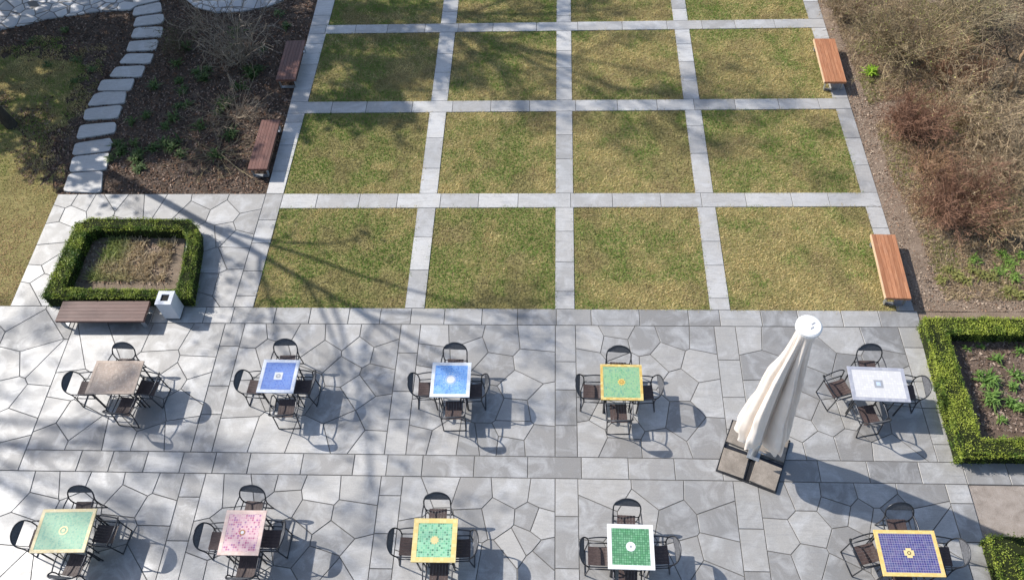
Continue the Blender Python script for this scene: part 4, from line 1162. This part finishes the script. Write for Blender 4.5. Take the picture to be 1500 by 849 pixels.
# ------------------------------------------------------------------ chairs
def make_chair():
    t = thing('armchair', 'chair', 'chair', (0, 0, 0), 0, 'tube armchairs around the mosaic tables')
    r = .0125
    arch = []
    for a in np.linspace(0, math.pi, 17):
        s = math.sin(a) ** .8 if math.sin(a) > 0 else 0
        arch.append((.25 * math.cos(a) * (1 + .06 * s), -.19 - .155 * s, .62 + .215 * s))
    m = MB(); m.tube(arch, r * 1.1, 8); m.tube([(-.235, -.262, .715), (.235, -.262, .715)], .008, 6); m.build('back_frame', DARKMETAL, t)
    # crescent back panel between arch and chord
    pts = [(x, y, z) for x, y, z in arch if z > .715]
    vs = [(x * .985, y + .004, z - .004) for x, y, z in pts] + [(x * .985, y - .006, z - .004) for x, y, z in pts]; n = len(pts)
    xs = [p[0] for p in pts]
    vs = []; fs = []
    for x, y, z in pts: vs += [(x * .98, y + .006, z - .003), (x * .98, -.262 + .006, .715), (x * .98, y - .004, z - .003), (x * .98, -.262 - .004, .715)]
    for i in range(n - 1):
        a, b = i * 4, (i + 1) * 4
        fs += [(a, b, b + 1, a + 1), (a + 2, a + 3, b + 3, b + 2), (a, a + 2, b + 2, b), (a + 1, b + 1, b + 3, a + 3)]
    m = MB(); m.add(vs, fs); m.build('backrest', PANELM, t)
    for s in (-1, 1):
        m = MB(); m.tube([(s * .25, -.19, .62), (s * .262, -.06, .645), (s * .268, .08, .655), (s * .262, .19, .648), (s * .25, .245, .60)], r, 8, sub=4); m.build('arm', DARKMETAL, t)
        m = MB(); m.tube([(s * .25, .245, .60), (s * .245, .255, .44), (s * .24, .265, .0)], r, 8, sub=3); m.build('leg', DARKMETAL, t)
        m = MB(); m.tube([(s * .25, -.19, .62), (s * .24, -.17, .44), (s * .225, -.225, .012)], r, 8, sub=3); m.build('leg', DARKMETAL, t)
    m = MB(); ns = 6; w = .335 / ns
    for i in range(ns):
        x0 = -.1675 + w * (i + .5); nseg = 5
        for q in range(nseg):
            y0 = -.18 + .40 * q / nseg; y1 = -.18 + .40 * (q + 1) / nseg
            zf = lambda y: .445 - .022 * math.sin(math.pi * min(1, max(0, (y + .18) / .42))) + (.008 if y > .18 else 0)
            a, b = zf(y0), zf(y1); hw = (w - .004) / 2
            m.add([(x0 - hw, y0, a), (x0 + hw, y0, a), (x0 + hw, y1, b), (x0 - hw, y1, b), (x0 - hw, y0, a - .012), (x0 + hw, y0, a - .012), (x0 + hw, y1, b - .012), (x0 - hw, y1, b - .012)],
                  [(0, 1, 2, 3), (7, 6, 5, 4), (0, 4, 5, 1), (2, 6, 7, 3), (1, 5, 6, 2), (0, 3, 7, 4)], 0, random.random())
    m.build('seat', SEATM, t)
    m = MB()
    for yy, hw in ((-.16, .238), (.20, .245)): m.tube([(-hw, yy, .425), (hw, yy, .425)], .010, 6)
    for s in (-1, 1): m.tube([(s * .232, -.18, .425), (s * .238, .25, .425)], .012, 6)
    m.build('seat_frame', DARKMETAL, t)
    m = MB(); m.tube([(-.225, -.225, .012), (.225, -.225, .012)], .010, 6); m.build('floor_bar', DARKMETAL, t)
    return t


proto = make_chair(); first = True
APY, APZ = -.352, .84
chairs = {  # outermost point of each back loop as surveyed; None -> placed from the table
    1: dict(F=(179, 500.4), L=(92.5, 556), R=(231, 558), N=(160, 606)),
    2: dict(F=(416.3, 495.5), L=(344, 553), R=(463, 554), N=(407, 609)),
    3: dict(F=(666.4, 501), L=(597, 558), R=(717, 559), N=(660, 612)),
    4: dict(F=(907.6, 505.4), L=(842.5, 560), R=(972, 561), N=(910, 617)),
    5: dict(F=(1275.5, 502.6), L=(1210.6, 563), R=(1363, 563), N=(1294, 619)),
    6: dict(F=(115, 710), L=(18, 778), R=(170, 774), N=(80, 848)),
    7: dict(F=(368.5, 709.5), L=(284.5, 781.5), R=(418, 779.5), N=(345, 850)),
    8: dict(F=(639.5, 720), L=(567, 789.5), R=(701, 792), N=(637, 862)),
    9: dict(F=(919.5, 729.4), L=(848, 803.4), R=(997, 801.5), N=(922, 872)),
    10: dict(F=(1320, 735), L=(1249, 808), R=(1420, 806), N=(1346, 882)),
}
SIDE = dict(F=('far', math.pi), L=('left', -math.pi / 2), R=('right', math.pi / 2), N=('near', 0.0))
JIT = {(5, 'L'): .35, (5, 'N'): .22, (10, 'L'): .25, (1, 'R'): -.1, (6, 'R'): -.08, (2, 'R'): .0, (7, 'R'): -.02, (6, 'N'): -.12, (1, 'N'): -.12, (7, 'F'): -.08}
for k, dct in chairs.items():
    for s, (px, py) in dct.items():
        word, a = SIDE[s]; a += TI[k][2] * .6 + JIT.get((k, s), random.uniform(-.06, .06))
        x, y = G(px, py, APZ if s in 'FN' else .80)
        ox, oy = -math.sin(a) * APY, math.cos(a) * APY
        c = proto if first else copy_tree(proto)
        first = False
        c.location = (x - ox, y - oy, 0); c.rotation_euler = (0, 0, a)
        c['label'] = f'brown seated tube armchair at the {word} side of {TB[k][4]}'

# ------------------------------------------------------------------ parasol
bx, by = G(1103, 668); tx, ty = G(1186, 476, 4.55)
t = thing('closed_parasol', 'tall closed cream parasol on a square base of four concrete slabs', 'parasol', (bx, by, 0))
dx, dy = tx - bx, ty - by
ax = lambda z: (dx * z / 4.55, dy * z / 4.55)
m = MB(); m.tube([(0, 0, .03), (*ax(2.5), 2.5), (*ax(4.45), 4.45)], .04, 10); m.build('pole', STEEL, t)
nth, nz = 240, 48; vs = []; fs = []
ztop, zbot = 4.50, .80
rr_ = np.random.default_rng(3); ribp = rr_.uniform(.8, 1.25, 8); hem = rr_.uniform(-.22, .2, 8); tw = rr_.uniform(-.12, .12, 8)
ribp[4] = 1.45; hem[4] = .45; ribp[5] = 1.25; hem[5] = .2
for j in range(nz + 1):
    s = j / nz
    for i in range(nth):
        th = 2 * math.pi * i / nth; u = th / (2 * math.pi) * 8; k = int(u) % 8; f = u - int(u)
        w = math.sin(math.pi * f) ** .75                # 0 in the valley, 1 on the fold crest
        sk = math.sin(math.pi * min(1, f * (1.25 + .3 * math.sin(k * 2.3)))) if f < .8 else math.sin(math.pi * f)
        amp = ribp[k] * (.6 * w + .4 * sk)
        zb = zbot + hem[k] * w + .09 * math.sin(5 * th + 1) * w + .06 * math.sin(13 * th) + .035 * math.sin(29 * th + 2)
        z = ztop + (zb - ztop) * s
        g_ = min(1, s * 2.6)
        R0 = .15 + .305 * s ** .95
        if s > .9: R0 *= 1 - (s - .9) * 1.2
        sub = 1 + g_ * (.10 * math.sin(2 * math.pi * f * 2.5 + k * 1.7 + 1.5 * s) + .05 * math.sin(2 * math.pi * f * 5 + k * 3.1 - 2 * s))
        r = .15 * (1 - g_) + g_ * R0 * (.36 + .72 * amp * sub)
        r += .010 * math.sin(17 * s + k * 2.1 + 4 * f) * g_ + .03 * math.sin(23 * s + 5 * th) * max(0, s - .45) + .02 * math.sin(37 * s - 9 * th) * max(0, s - .5)
        a = th + tw[k] * s + .32 * s ** 2 + .35 + .10 * g_ * math.sin(math.pi * 2 * f + k)
        x, y = ax(z); vs.append((x + math.cos(a) * r, y + math.sin(a) * r, z))
for j in range(nz):
    for i in range(nth):
        i2 = (i + 1) % nth; fs.append((j * nth + i, (j + 1) * nth + i, (j + 1) * nth + i2, j * nth + i2))
n_ = Nodes('cream_canvas', .85, .15)
fz = n_.noise(n_.obj(), 2.2, 5, .6, .4); wv = n_.noise(n_.obj(), 160, 2)
n_.base(n_.ramp(fz, [(.3, (.72, .645, .575)), (.7, (.82, .755, .69))])); n_.bump(n_.math('ADD', wv, n_.noise(n_.n('Mapping', {'Vector': n_.obj(), 'Scale': (9, 9, 1.2)}).outputs[0], 1.5, 4)), .35, .02)
CANV = n_.m
m = MB(); m.add(vs, fs, 0, .5, True); m.build('canopy', CANV, t)
m = MB(); cx, cyy = ax(4.55)
m.prism([(cx + .20 * math.cos(a), cyy + .20 * math.sin(a)) for a in np.linspace(0, 2 * math.pi, 32, False)], 4.47, 4.55, 0, .5, .02); m.build('cap', mat_plain('white_cap', (.78, .78, .77), .5, .4, 0, .03), t)
m = MB()
for q in ((.06, .03), (.03, -.05)): m.box((cx + q[0], cyy + q[1], 4.552), (.07, .02, .006), .6)
m.build('cap_vent', GRY, t)
e = np.array(G(1135, 711)) - np.array(G(1050.3, 679)); ra = math.atan2(e[1], e[0]); ca, sa = math.cos(ra), math.sin(ra)
for sx in (-1, 1):
    for sy in (-1, 1):
        m = MB(); lx, ly = sx * .315, sy * .315
        m.box((lx * ca - ly * sa, lx * sa + ly * ca, .055 + .012 * sx), (.50, .50, .07), ra + .03 * sx * sy, 0, .5, .006); m.build('base_slab', CONC, t)
m = MB()
for rot in (0, math.pi / 2): m.box((0, 0, .018 if rot else .012), (1.16, .07, .022), ra + rot)
for s in (-1, 1):
    for rot in (0, math.pi / 2):
        a = ra + rot; m.box((-math.sin(a) * s * .585, math.cos(a) * s * .585, .035), (1.17, .010, .05), a)
m.build('base_frame', DARKMETAL, t)
m = MB(); m.box((0, 0, .10), (.24, .24, .02), ra, 0, .5, .004); m.tube([(0, 0, .11), (*ax(.62), .62)], .058, 12); m.tube([(.05, -.05, .35), (.16, -.12, .36)], .014, 6); m.build('sleeve', STEEL, t)
